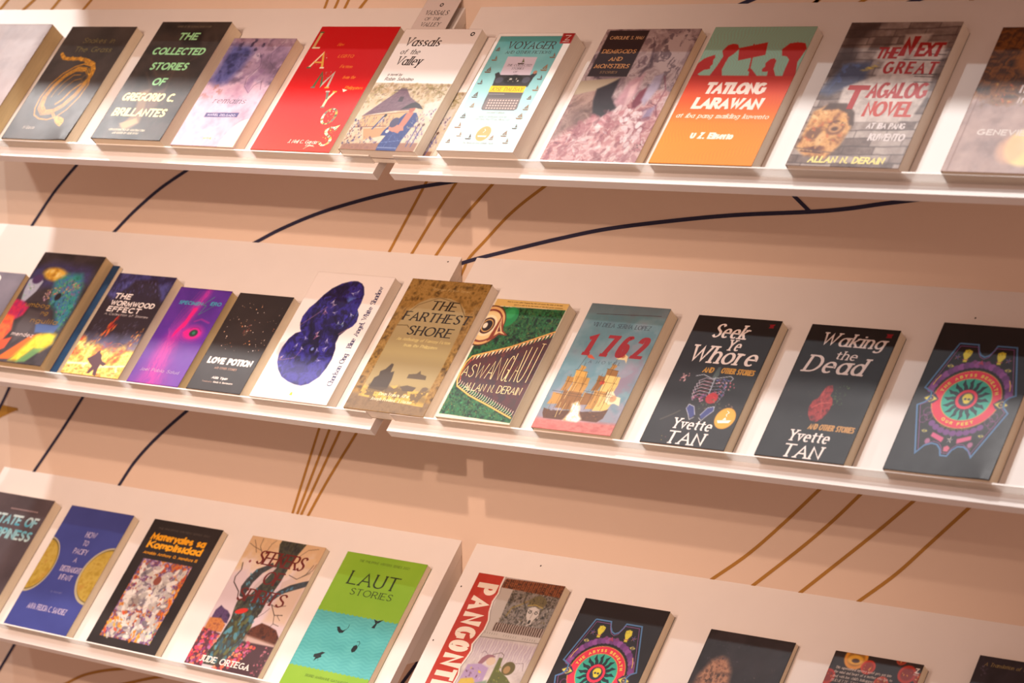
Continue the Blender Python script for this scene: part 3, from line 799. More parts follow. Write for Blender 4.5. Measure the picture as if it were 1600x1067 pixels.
def art_next(w, h):
    c = Cv(w, h, '#8e7c76')
    bw, bh = 44.0, 13.0
    row = np.floor((c.Y + c.X * .03 + 3 * (c.n(40, 101) - .5)) / bh); xo = c.X + (row % 2) * 13 + row * 3.7
    colm = np.floor(xo / bw); rs = np.random.RandomState(7); tab = rs.rand(60, 30)
    tone = tab[row.astype(int) % 60, colm.astype(int) % 30]
    c.ramp(np.clip(tone * .7 + c.n(9, 105) * .35, 0, 1), ['#4a3832', '#6a5750', '#84726a', '#a09088', '#b8aaa0'])
    fy = (c.Y + c.X * .03 + 3 * (c.n(40, 101) - .5)) / bh % 1; fx = xo / bw % 1
    c.mix(np.clip((.12 - np.minimum(fy, 1 - fy)) / .08, 0, 1) * .6, '#4a3a36'); c.mix(np.clip((.03 - np.minimum(fx, 1 - fx)) / .02, 0, 1) * .5, '#4a3a36')
    c.poly([(0, 0), (30, 0), (16, 16), (20, 30), (4, 40), (0, 40)], '#3c2c2a', 16, .75)
    c.poly([(12, 30), (34, 28), (36, 40), (10, 52), (-2, 50)], '#39405e', 9, .8); c.blotch('#54628a', 10, .55, 107, c.pm([(10, 30), (34, 28), (32, 40), (8, 50)], 8), .15, .8)
    c.dabs(14, 12, [(30, 29), (44, 28), (40, 34), (28, 36)], .8, 2, ['#c8a840', '#a89050'], 2.5, 10, .6, 20)
    pl = [(36, 17), (56, 16), (54, 9), (78, 8), (76, 14), (94, 14), (95, 27), (94, 37), (96, 53), (92, 66), (84, 66), (82, 70), (44, 70), (40, 64), (30, 62), (22, 60), (20, 46), (44, 38), (46, 28), (34, 26)]
    c.mix(c.pm(pl, 4) * (.55 + .35 * c.n(7, 109)), '#d8cac0'); c.poly([(28, 11), (44, 10), (44, 20), (26, 20)], '#4a3a36', 3, .6)
    face = [(3, 63), (14, 58), (28, 58.5), (38, 64), (43, 74), (40, 86), (32, 95), (12, 93), (2, 88)]
    c.ramp(c.n(14, 111), ['#6a4430', '#b07848', '#d8a468', '#c08850', '#8a5a3c'], c.pm(face, 5))
    c.poly([(14, 57), (30, 57), (40, 63), (44, 72), (40, 72), (34, 64), (24, 61), (10, 62)], '#4a342c', 3, .9)
    c.ell(29, 74, 8, 4.6, '#7a4c34', 4); c.ell(29, 74, 6, 3.2, '#c08c5c', 3); c.ell(29, 74.6, 3, 1.4, '#5a382a', 2.5); c.line([(22, 71), (28, 69), (36, 71)], 1.6, '#5a3828', 2, .8); c.ell(12, 78, 7, 4.2, '#7a5038', 4); c.ell(20, 88, 7, 2, '#6a3a2c', 3); c.ell(20, 82, 3.4, 5, '#d8ac74', 3); c.line([(8, 90), (26, 91)], 2, '#4a2c28', 2)
    c.dabs(80, 13, [(4, 64), (36, 62), (40, 84), (8, 92)], .8, 2.4, ['#e0a85c', '#8a5434', '#c4683c', '#e8c48c'], 2, 30, .6, 60)
    c.line([(2, 88), (40, 91), (99, 97)], 1.6, '#5a4844', 2, .7)
    rd = '#a31f1c'
    c.text('THE', 35.5, 56, 25.8, 8, 'brush', rd, .05); c.text('N', 55, 69, 24, 14, 'heavy', rd, .08); c.text('EXT', 69.5, 94, 24.4, 10, 'bold', rd, .05)
    c.text('GREAT', 47.5, 95, 36.4, 8.6, 'brush', rd, .02, 8, .4); c.text('T', 24, 44, 61, 16.5, 'bold', rd, .02); c.text('AGALOG', 43, 96, 53.3, 11, 'brush', rd, .03); c.text('NOVEL', 47, 91, 65.8, 10.5, 'brush', '#b83a2c', .03)
    for p in ([(76, 36.6), (97, 36.6)], [(78, 38), (96, 38.4)], [(80, 42), (96, 42)], [(62, 26.4), (98, 27)], [(84, 22.6), (98, 23)]):
        c.vline(p, 1.3, '#3c2e2c')
    wt = '#dcd0cc'
    c.text('AT IBA PANG', 56, 90, 74, 4, 'brush', wt, .05); c.text('KUWENTO', 62, 94, 82, 5, 'brush', wt, .05); c.text('ALLAN N. DERAIN', 18, 85.5, 97.6, 4.6, 'bold', '#f0e088', .08); return c


def art_brown(w, h):
    c = Cv(w, h, '#7a6058')
    c.ramp(fbm((c.X + c.n(20, 3) * 20) / 16, c.Y / 14, 121, 5), ['#2a1a12', '#5c3418', '#8a5220', '#4a2a18', '#7a4a24'])
    lo = np.clip((c.Q - 46 + (c.n(20, 125) - .5) * 14) / 10, 0, 1)
    c.ramp(c.n(24, 127), ['#8a716c', '#a88c84', '#b89c92'], lo)
    for k in range(14):
        x = 8 + k * 6.5; c.line([(x + 6, 2 + k % 3), (x + 2, 20), (x - 8 + k % 4 * 3, 44)], .8, '#1d120e', 1.2, .7)
    c.ell(38, 24, 14, 8, '#9a5c22', 9, 20, .8); c.ell(66, 82, 20, 13, '#f0d890', 6); c.ell(52, 84, 12, 9, '#e8b088', 8, 0, .6)
    c.line([(5, 40), (5, 99)], 1.0, '#6a4038', 1.2, .8); c.line([(44, 50), (60, 66)], 1, '#c09050', 1.5, .7)
    c.dabs(40, 14, [(16, 40), (52, 40), (50, 56), (18, 54)], .6, 1.5, ['#c85a28', '#d8a040', '#6a5a28', '#3c2414'], 1.8, 40, .8, 60)
    c.text('Imn', 38, 62, 46, 5.5, 'brush', '#d8c8c4', .05); c.text('in D', 40, 66, 53, 5, 'brush', '#c8b4ac', .05); c.text('GENEVIEVE', 17, 72, 75, 4, 'bold', '#dccfc6', .05); return c


def art_grey(w, h):
    c = Cv(w, h, '#77707c'); c.ramp(c.n(50, 131), ['#6a6470', '#857c88'])
    c.text('D', 40, 62, 15, 12, 'heavy', '#f2ece8', .1); return c


def art_parrot(w, h):
    c = Cv(w, h, '#332a2c'); c.ramp(c.n(30, 141), ['#241e20', '#3a3034', '#463c42'])
    c.ramp(c.n(20, 143), ['#2c2a52', '#3f3c72', '#2f2848'], c.pm([(0, 14), (24, 8), (92, 10), (98, 26), (60, 30), (0, 34)], 16) * .8)
    c.dabs(60, 144, [(8, 10), (96, 10), (96, 30), (8, 30)], .4, .9, ['#7a74b0', '#5a5a9a', '#a8a0c8'], 1, 0, .7)
    c.ramp(c.n(9, 145), ['#b07a20', '#d8a83a', '#e8cc80'], c.em(38, 19.5, 20, 6, 6, 8))
    c.ramp(c.n(12, 147), ['#1f6a5c', '#2f8a84', '#3a6a9a', '#4a9a6a', '#2a5a7a'], c.pm([(44, 26), (58, 18), (80, 17), (92, 28), (97, 46), (98, 60), (94, 68), (80, 60), (70, 50), (56, 46), (50, 36)], 12))
    c.dabs(260, 148, [(48, 24), (80, 20), (96, 36), (96, 64), (78, 56), (54, 44)], .6, 1.8, ['#2f9a88', '#3a5aa8', '#58b070', '#1d4a5a', '#8a5a8a'], 2.2, 60, .75, 40)
    c.dabs(70, 149, [(40, 33), (80, 25), (90, 30), (70, 36), (46, 42)], .6, 1.6, ['#c87a4a', '#b0486a', '#e0b070', '#8a3a6a', '#c8a060'], 1.8, -20, .85, 30)
    c.ell(63, 39, 4.6, 3.4, '#1d1820', 2); c.dabs(16, 150, [(40, 34), (48, 34), (48, 46), (42, 46)], .8, 1.6, ['#c8a0b0', '#e0c0b8', '#9a708a'], 1.6, 70, .9, 20)
    c.poly([(2, 26), (18, 22), (26, 27), (24, 36), (14, 48), (9, 46), (4, 36)], '#aeb2c4', 3); c.ell(15, 25, 8, 4.4, '#4a2f5c', 3)
    c.dabs(20, 151, [(6, 30), (20, 30), (14, 46), (8, 44)], .8, 1.8, ['#8ac0a0', '#d0d0dc', '#9aa0c0', '#7a9a70'], 1.8, 60, .8, 40)
    c.ramp(c.n(10, 153), ['#a8205a', '#d02a50', '#7a2a6a'], c.pm([(-2, 44), (16, 46), (28, 50), (26, 58), (10, 66), (-2, 68)], 5))
    c.ramp(c.n(9, 155), ['#d8402a', '#f06a2a', '#e05040'], c.pm([(-2, 58), (14, 60), (22, 72), (14, 88), (-2, 96)], 5))
    c.poly([(24, 98), (56, 76), (72, 72), (70, 82), (44, 97)], '#f06a24', 4); c.poly([(-2, 92), (14, 82), (30, 78), (28, 88), (4, 98)], '#e8502c', 4)
    c.ramp(c.n(8, 157), ['#d8b820', '#e8d438', '#b8c840'], c.pm([(66, 74), (84, 70), (96, 72), (98, 80), (86, 88), (74, 86), (60, 98), (46, 98), (56, 86)], 9))
    c.poly([(74, 86), (90, 84), (80, 92), (72, 98), (58, 99)], '#6aa05a', 4, .8)
    c.poly([(54, 64), (92, 64), (90, 71), (60, 72)], '#4a6aa8', 4, .8)
    c.poly([(30, 52), (54, 54), (50, 74), (34, 84), (26, 66)], '#4c4244', 6)
    g = '#94702c'
    c.text('umbog', 20, 60, 50, 4.2, 'sans', g, .1); c.text('ng', 52, 64, 56, 3.8, 'sans', g, .1); c.text('ngulila', 43, 87, 63.6, 4.4, 'sans', g, .1)
    c.text('mendez', 26, 62, 76.5, 3.6, 'sans', '#d0bcb4', .1); return c


def art_wormwood(w, h):
    c = Cv(w, h, '#2c2028')
    c.ramp(c.n(16, 161, 5, 1, .6), ['#2c2a5c', '#4a4884', '#2a2346', '#3c3a72'], np.clip((26 - c.Q + (c.n(18, 162) - .5) * 16) / 8, 0, 1))
    c.poly([(34, 6), (70, 4), (84, 14), (96, 24), (96, 34), (8, 32), (24, 20)], '#2a1e28', 7, .85)
    c.dabs(80, 163, [(2, 2), (98, 2), (98, 22), (60, 18), (6, 26)], .5, 1.6, ['#55549a', '#6c6aa8', '#3c3a78'], 3, 75, .6, 30)
    lo = np.clip((c.Q - 66 + (c.n(22, 165) - .5) * 14) / 8, 0, 1)
    c.ramp(np.clip((c.Q - 54) / 20 + (c.n(20, 166) - .5) * .5, 0, 1), ['#2a1e26', '#4a4664', '#8a7890'], np.clip((c.Q - 50) / 10, 0, 1) * (1 - lo))
    c.ramp(np.clip(c.n(13, 167, 5) + (c.Q - 84) / 90, 0, 1), ['#c8502c', '#e89040', '#f0c858', '#f4e488', '#e8b040', '#f8f0b8'], lo)
    c.dabs(30, 168, [(36, 41), (48, 41), (44, 62), (32, 60)], .6, 1.5, ['#d83018', '#e85a20', '#a82418', '#f08030'], 5, 115, .85, 8)
    c.dabs(14, 169, [(30, 56), (42, 54), (38, 66), (26, 68)], .6, 1.4, ['#e87828', '#f0a040'], 4, 115, .85, 10)
    c.dabs(26, 170, [(6, 46), (26, 46), (22, 64), (2, 66)], .4, .9, ['#6a6a88', '#8a8aa0', '#3a3440'], 5, 110, .7, 15); c.dabs(26, 171, [(56, 46), (84, 46), (78, 62), (52, 62)], .4, .9, ['#6a6a90', '#4a4a78', '#8a8298'], 5, 115, .7, 12)
    for p in ([(2, 74), (10, 66), (14, 60)], [(12, 72), (18, 66), (20, 60)], [(22, 72), (26, 66)]):
        c.line(p, 1.0, '#3c2a30', 1.2, .8)
    c.dabs(20, 172, [(84, 50), (96, 52), (96, 68), (80, 70)], .6, 1.4, ['#d88038', '#f0b050', '#8a3a20'], 3, 110, .9, 20)
    for r in (17, 14, 11):
        c.mix(np.clip(1 - abs(c.em(68, 78, r, r * .62, 3) - .5) * 3, 0, 1) * .5, '#e89a3a' if r != 14 else '#d8682c')
    c.dabs(40, 173, [(20, 66), (76, 66), (80, 76), (10, 78)], .8, 2, ['#c8483a', '#e07850', '#8a4a5a'], 3, 160, .5, 30)
    c.dabs(50, 174, [(2, 92), (98, 90), (98, 99), (2, 99)], .8, 2, ['#c8703a', '#e0a050', '#a84a30', '#f0d080'], 3, 5, .7, 12); c.line([(2, 90.5), (36, 89)], 3.4, '#fbf6dc', 3, .9); c.line([(58, 91), (98, 88)], 3.4, '#fbf6dc', 3, .8)
    c.poly([(43, 98), (46, 91), (38, 88), (31, 84.5), (40, 80), (42, 77), (45, 75), (47, 78), (52, 80), (54, 83), (58, 85.5), (68, 87.6), (64, 90), (58, 88.6), (58, 93), (61, 100), (55, 99), (52, 94), (48, 98)], '#5a3840', 1)
    t = '#f0e4dc'
    c.text('THE', 14.4, 44.5, 25.2, 5.6, 'bold', t, .08); c.text('WORMWOOD', 14.6, 91, 32, 5.2, 'bold', t, .05); c.text('EFFECT', 14.8, 73, 38, 5.2, 'bold', t, .05)
    c.text('A Collection of Stories', 14.7, 91, 41.4, 2.2, 'sans', '#c8bcb8', .2); return c


def art_specimen(w, h):
    c = Cv(w, h, '#5a2a8a')
    c.ramp(np.clip(c.n(40, 181) * .6 + c.Q / 220, 0, 1), ['#4a2280', '#5c2a92', '#6c349c'])
    sw = fbm((c.X + 14 * c.n(24, 183)) / 3.4, c.Y / 26, 185, 3)
    cx = np.interp(c.Q, [0, 20, 38, 52, 70, 100], [58, 50, 45, 40, 38, 44])
    wd_ = np.interp(c.Q, [0, 15, 40, 55, 80, 100], [6, 9, 10, 16, 20, 26])
    m = np.exp(-((c.P - cx) / wd_) ** 2)
    c.ramp(sw, ['#8a2a9a', '#b82c98', '#d0309a', '#9a2c9a'], m * .85)
    c.poly([(46, 20), (55, 20), (52, 30), (50, 40), (44, 44), (36, 52), (36, 46), (44, 34)], '#e0147c', 1.6); c.line([(54, 22), (46, 38), (38, 50)], 2.4, '#e0147c', 2)
    for k in range(9):
        c.line([(60 - k * 2.4, 2), (48 - k * 2.6, 24), (30 - k, 44), (26 + k * 3, 66), (24 + k * 4, 98)], .55, ['#c43ca8', '#7a2aa0', '#e04a9a'][k % 3], 1, .55)
    c.ell(70, 45.6, 22, 9, '#9a2c94', 6, 0, .8); c.ell(70, 46, 17, 6, '#cc1f86', 3); c.ell(72.5, 45.6, 7.5, 3.6, '#2c3a34', 1.6); c.ell(72.5, 45.4, 3, 1.6, '#2f7a5a', 1); c.line([(58, 44), (66, 40), (76, 39.6), (84, 43)], 1.2, '#8a1a74', 1.2)
    c.line([(62, 34), (72, 31), (90, 34)], 3, '#b82c94', 2, .6); c.poly([(52, 46), (62, 42), (62, 48)], '#e81a84', 2)
    for r in (1.3, 1.6, 1.9):
        c.line([(72 + 15 * r * math.cos(a), 46 + 5.5 * r * math.sin(a)) for a in np.linspace(.2, 2.9, 12)], .5, '#c03aa0', 1, .5)
    t = '#3aa0b4'
    c.text('SPECIMEN', 12.6, 58.5, 17.6, 3.8, 'bold', t, .1); c.text('ERO', 73, 94, 16.4, 3.8, 'bold', t, .1)
    c.vline([(74, 7.5), (60, 16.6), (67, 17), (62, 27)], .7, '#3a9a6a'); c.vline([(62, 27), (84, 15)], .6, '#3a8a6a')
    c.text('Joel Pablo Salud', 12.8, 88, 87.6, 3.1, 'hand', '#c0b0b8', .1); return c


def art_potion(w, h):
    c = Cv(w, h, '#2d2320'); c.ramp(c.n(60, 191), ['#271e1c', '#332825'])
    rs = np.random.RandomState(5)
    for k in range(64):
        x, y = 6 + rs.rand() * 90, 5 + rs.rand() ** .9 * 55
        r = .35 + rs.rand() ** 2 * .75
        a = rs.rand() * 180; cols = ['#d8b8a0', '#c89870', '#e8d8cc', '#b87850', '#a08878']
        u = r * (1 + rs.rand()) * 100 / c.w; v = r * 100 / c.h
        an = [(x + u * math.cos(t + a) * (1 if i % 2 else .7), y + v * 1.4 * math.sin(t + a)) for i, t in enumerate(np.linspace(0, 2 * math.pi, 7)[:-1])]
        c.vec(an, cols[rs.randint(5)])
    c.dabs(18, 192, [(46, 32), (54, 30), (52, 42), (44, 44)], .5, 1.2, ['#c85a48', '#8a6a58', '#a8483a', '#6a5a48'], 1.8, 110, .9, 30)
    t = '#f4e8de'
    c.text('LOVE POTION', 11, 92.5, 73, 6.6, 'heavy', t, .02); c.text('AND OTHER STORIES', 30, 71, 78, 2.2, 'sans', '#b88f78', .02)
    c.text('Alda Ygan', 35, 64.5, 87.7, 2.5, 'bold', t, .15); c.text('Translated by', 21, 40, 91.7, 1.5, 'tiny', '#a88a7a', .1); c.text('Randy M. Bustamante', 42, 78, 91.7, 1.8, 'bold', '#dcccc0', .1); return c


def art_angel(w, h):
    c = Cv(w, h, '#efe8e2')
    blob = [(56, 5.2), (63, 6.8), (68, 9.5), (73, 15), (75, 22), (75, 27), (80, 31), (82, 36.5), (80, 40), (75, 43), (70, 48), (70.5, 54), (74, 58), (76.5, 65.5), (76, 73), (73, 80), (65, 86), (57, 88), (48, 87.6), (38, 86), (27, 83), (18, 78), (11.7, 72.5), (8, 66), (7.3, 61), (9.6, 54), (14, 49.5), (20, 47.6), (17, 45.6), (13, 41), (11.6, 36), (14, 29), (18.6, 24.5), (23, 18), (29, 12.5), (38, 8), (48, 5.6)]
    m = c.pm(blob, 1.2)
    wp = c.n(28, 201) * 18
    c.ramp(fbm((c.X + wp) / 15, (c.Y + wp) / 17, 203, 4), ['#120e30', '#241c5c', '#342c8c', '#1a1440', '#4440b4'], m)
    c.blotch('#5a78c8', 22, .62, 207, m * c.pm([(56, 18), (80, 18), (82, 46), (56, 44)], 8), .14, .85)
    c.blotch('#17102c', 14, .6, 209, m, .1, .6)
    c.poly([(8, 62), (24, 70), (50, 72), (74, 66), (74, 80), (56, 88), (28, 83), (12, 73)], '#5a54b0', 8, .45)
    rs = np.random.RandomState(3)
    for (x, y, cc) in ((40, 22, '#d8c8dc'), (44, 25, '#b89ab8'), (58, 15, '#a8b0d8'), (64, 13, '#8a94c8'), (48, 31, '#9a9ac0'), (70, 31, '#b8c8e8'), (66, 38, '#9ac0d8'), (36, 30, '#c88aa0'), (44, 50, '#d07a98'), (42, 47, '#d8a0a8'), (60, 38, '#8aa0d0'), (58, 52, '#a8a0c8'), (30, 52, '#8a8ab8'), (24, 58, '#a09ac0'), (62, 58, '#b8b0d8'), (52, 60, '#7a7ab0'), (32, 60, '#c8c0d8'), (62, 68, '#9a90c8'), (14, 68, '#d8a898')):
        a = rs.rand() * 3.1
        for q in range(3):
            d = a + (q - 1) * .55; l = 2.2 + rs.rand() * 3
            c.line([(x, y), (x + l * math.cos(d), y + l * .66 * math.sin(d))], .9, cc, 1.0, .8)
        c.line([(x - 1.6 * math.cos(a), y - 1.1 * math.sin(a)), (x + math.cos(a), y + .7 * math.sin(a))], 1.1, '#d8d0e4', 1.0, .6)
    c.line([(14, 43), (24, 36), (36, 27)], 1.2, '#b080a0', 1.2, .7); c.line([(76, 42), (68, 47)], 1.0, '#d8a090', 1.2, .8); c.line([(12, 71), (30, 68), (33, 62)], .8, '#c88a90', 1.2, .7)
    c.ell(46, 60, 3.6, 2.6, '#14102a', 1); c.ell(46, 60, 1.8, 1.3, '#6a74b0', 1)
    c.poly([(2, 58), (8, 55), (8, 68), (4, 66)], '#d8b8b4', 4, .6)
    c.vtext('Charlson Ong', 93.5, 86, 61, 6.4, 'serif', '#4a4668', False, .1); c.vline([(87, 58.8), (94, 58.6)], .4, '#9a94a4'); c.vtext('Blue Angel, White Shadow', 92.5, 56.5, 8.2, 6.4, 'serif', '#4a4668', False, .1)
    c.vec([(48.5, 95.8), (49.4, 93.6), (51, 93.4), (52.2, 95.8)], '#d8c020'); c.vline([(34, 96.6), (66, 96.6)], .25, '#d8d0c0'); return c


def art_shore(w, h):
    c = Cv(w, h, '#7a6038')
    c.ramp(c.n(9, 211, 5), ['#4a3416', '#7a5a26', '#a07c40', '#8a6830', '#5c4420'])
    c.dabs(140, 212, [(0, 0), (100, 0), (100, 100), (0, 100)], .5, 1.4, ['#3a2810', '#b08c4c', '#5a4018', '#c4a060'], 2.5, 35, .5, 60)
    c.poly([(0, 88), (100, 90), (100, 100), (0, 100)], '#7c6650', 5, .75)
    arch = [(10, 90), (11, 70), (10.5, 50), (11, 36), (16, 24), (24, 18), (34, 14.2), (46, 12.8), (60, 13.2), (74, 16.2), (84, 21), (89, 28), (91, 40), (92, 60), (91, 80), (93, 93), (60, 92)]
    sky = c.pm(arch, 1.5)
    c.grad('#a89468', '#9a8658', 12, 64, sky); c.grad('#8f7c58', '#a08c5c', 56, 78, sky * np.clip((c.Q - 56) / 8, 0, 1))
    c.ramp(c.n(16, 215, 4, .4, 1), ['#a88a44', '#d8b458', '#c8a44c', '#8a7040'], sky * np.clip((c.Q - 80 + 5 * (c.n(12, 216) - .5)) / 3, 0, 1))
    c.blotch('#6a563c', 9, .64, 217, sky * np.clip((c.Q - 79) / 3, 0, 1) * np.clip((93 - c.Q) / 4, 0, 1), .06, .9)
    c.line([(11, 36), (24, 35.5), (27, 37)], 1.0, '#4a3416'); c.line([(13, 30), (24, 19.6), (46, 13), (74, 16.4), (88, 26)], .9, '#4a3416', 1.2, .8)
    c.poly([(17, 84), (18, 76), (22, 74), (21, 71), (26, 69), (30, 64.5), (33, 65), (34, 71), (38, 70), (40, 76), (40, 83), (36, 85)], '#45372a', 1); c.poly([(16, 83), (42, 82), (40, 86), (18, 86)], '#5a4a38', 2, .7)
    c.poly([(57, 74), (57, 71), (66, 70), (69, 67.6), (71, 70), (79, 71), (80, 73.8)], '#5a4a36', .9); c.poly([(54, 80.5), (62, 79), (74, 80), (72, 83), (60, 83.5)], '#5c4c3c', 1); c.ell(85, 80.5, 4, 1.5, '#6a5844', 1); c.ell(45, 83.4, 5, 1.1, '#6a5844', 1)
    k = '#2a2018'
    c.text('Stranger Fiction Series', 31, 79, 7.8, 1.9, 'hand', '#c8b078', .2, 12, .22)
    c.text('THE', 39.5, 73.5, 22.6, 7, 'title', k, .12); c.text('FARTHEST', 13, 97, 31.8, 7, 'title', k, .1); c.text('SHORE', 27, 84, 42.3, 7, 'title', k, .1)
    y = '#e8d488'
    c.text('An Anthology of Fantasy Fiction', 20, 87, 46.9, 2.3, 'light', y, .2); c.text('from the Philippines', 32, 75, 51.2, 2.3, 'light', y, .2)
    c.text('Dean Francis Alfar', 34, 72, 88, 2.2, 'roman', '#f0e4c0', .1); c.text('Joseph Frederic J. Nacino', 27, 78, 92, 2.2, 'roman', '#f0e4c0', .1); return c


def art_croc(w, h):
    c = Cv(w, h, '#e6dcc0')
    body = [(2.4, 6.5), (99, 5.4), (99.5, 98.6), (2.4, 97)]
    g = c.n(5, 221, 3, 1, .8); m = c.pm(body, .8)
    c.ramp(g, ['#141c12', '#183c22', '#1f5a34', '#3a6a38', '#1c3020'], m)
    rs = np.random.RandomState(4)
    for (pts, n) in (([(4, 6), (98, 6), (98, 24), (50, 38), (4, 52)], 330), ([(3, 78), (50, 84), (96, 94), (96, 97), (3, 97)], 190)):
        c.dabs(n, n, pts, .8, 1.7, ['#237a44', '#153a20', '#3a8a54', '#5c6a34', '#0e2414', '#2c6840'], 1.5, 35, .9, 25)
        c.dabs(n // 4, n + 1, pts, .35, .8, ['#c8b878', '#a8683a', '#d8d0a0'], 1.4, 30, .8, 30)
    c.poly([(2, 0), (100, 0), (100, 5.2), (2, 6.0)], '#dcb96c', .8); c.text('There is a river called Tinagong Ilog that cuts across the whole of the land', 17, 92, 2.4, 1.1, 'tiny', '#6a5430', .1); c.text('and it is said to be the home of the last great creatures', 28, 94, 4.6, 1.1, 'tiny', '#6a5430', .1)
    c.ell(29, 14.5, 12, 8.5, '#23884a', 1.5, 20); c.ell(30, 12, 6, 4, '#3aa860', 3, 20, .7)
    for (r, cc) in ((24, '#5a2c1c'), (22.5, '#e0b070'), (19.5, '#7a2c28'), (17.5, '#e8c88c'), (12.5, '#f0dcb0'), (9.6, '#4a2420'), (7.6, '#d8a860'), (6.4, '#2a1a18')):
        c.ell(5 + (24 - r) * .1, 23, r, r * .72, cc, .9)
    c.poly([(20, 13), (26, 20), (31, 26), (40, 29.6), (36, 30), (28, 29.5), (24, 33), (16, 36)], '#8a3c28', 1); c.poly([(21, 15), (25, 22), (30, 27), (36, 29.2), (27, 28), (22, 31)], '#e8c48c', .8); c.poly([(22, 18), (24, 23), (28, 27), (24, 27.5)], '#6a2c34', .8)
    c.ell(4, 23, 3, 2.4, '#e8dcc0', .8)
    mouth = [(8, 62), (6, 57), (8, 51), (20, 48), (50, 41), (99.6, 28), (99.6, 95), (96, 91), (60, 82), (30, 76), (12, 72), (7, 68)]
    c.poly(mouth, '#4a3230', 1.2); c.ramp(c.n(12, 223), ['#46302e', '#5a2a2c', '#3a2a30', '#6a3432'], c.pm(mouth, 1.2) * .8)
    def jaw(p, wdt):
        c.line(p, wdt, '#d87030', 1); c.line([(x, y) for x, y in p], wdt * .55, '#f0c868', .8)
    jaw([(99, 23.6), (52, 38.6), (20, 46), (8, 49), (4, 54), (3, 62), (4, 69), (8, 74), (30, 80.5), (60, 86.6), (97, 94.6)], 2.6)
    c.line([(9, 52), (5.5, 58), (5.5, 65), (9, 71)], 1.6, '#c4482c', 1)
    for k in range(21):
        t = k / 20; x = 12 + t * 85; y = np.interp(x, [8, 20, 52, 99], [50, 47, 39.6, 25])
        c.vec([(x - 1.7, y), (x + 1.5, y - .4), (x - 1.2, y + 3.7 - t * .2)], '#f2d8b0' if k % 2 else '#e8a878')
    for k in range(26):
        t = k / 25; x = 8 + t * 88; y = np.interp(x, [8, 30, 60, 97], [73, 79.4, 85.4, 93.4])
        c.vline([(x - 1.4, y), (x + .4, y - 1.6), (x + .6, y - 4.2)], .8, '#f0dcc0')
    y = '#f2dca0'
    for ch, x0, x1, yb, cp in zip('ASWANGLAUT', (6, 15, 23, 38, 47, 59, 66, 72, 80, 91), (15, 23, 38, 48, 58, 67, 71, 80, 89, 103), (65.3, 65.6, 65.8, 66, 66.2, 66.4, 66.4, 66.3, 66.2, 66), (8, 10, 12, 14.6, 18, 20.6, 23, 26, 29, 32)):
        thin_letter(c, ch, x0, min(x1, 98), yb, cp, y)
    c.text('ALLAN N. DERAIN', 17, 94, 76.5, 6.2, 'hand', y, 0); return c


def thin_letter(c, ch, x0, x1, yb, cap, col):
    """tall drawn capital with a pen line of its own width"""
    for p, _ in strokes(ch):
        q = np.stack([x0 + p[:, 0] / max(advance(ch), .3) * (x1 - x0 - 2), yb - p[:, 1] * cap], 1)
        c.vline(q, 1.05, col)


def ship(c, x0, x1, y0, y1, seed):
    rs = np.random.RandomState(seed); W, H = x1 - x0, y1 - y0
    f = lambda u, v: (x0 + u * W, y0 + v * H)
    cols = ['#a87838', '#c89848', '#8a5c28', '#d8b468', '#b88840']
    for (u0, u1, v0, v1) in ((.45, .62, -.1, .0), (.38, .75, 0, .24), (.2, .42, .14, .42), (.44, .92, .12, .46), (.0, .36, .48, .7), (.3, .9, .42, .76), (.55, 1.0, .5, .78)):
        b = .06 * rs.rand()
        c.poly([f(u0, v0), f(u1, v0 + .02), f(u1 + .03, (v0 + v1) / 2), f(u1 - b, v1), f(u0 - b, v1 + .02), f(u0 + .03, (v0 + v1) / 2)], cols[rs.randint(5)], 1)
    for k in range(16):
        u = rs.rand() * .9; v = rs.rand() * .7; p = [f(u, v), f(u + (rs.rand() - .5) * .15, v + .2 + rs.rand() * .15)]
        c.vline(p, .35 + .3 * rs.rand(), ['#5a3a18', '#e8c880', '#7a4f20'][rs.randint(3)])
    for u in (.3, .56, .82):
        c.vline([f(u, -.16 + abs(u - .56)), f(u - .05, .8)], .5, '#4a3420')
    for v, a, b in ((.0, .34, .78), (.45, -.05, .95), (.5, .1, 1.0), (.24, .2, .9)):
        c.vline([f(a, v), f(b, v + .03)], .45, '#4a3420')
    c.poly([f(-.05, .8), f(.2, .84), f(.8, .8), f(1.02, .74), f(.98, .92), f(.84, 1.0), f(.08, 1.0), f(-.02, .9)], '#5c3a26', 1)
    c.dabs(24, seed, [f(0, .82), f(.95, .8), f(.9, .98), f(.06, .98)], .4, 1, ['#8a5430', '#3c2418', '#a87040'], 3, 0, .8, 12)


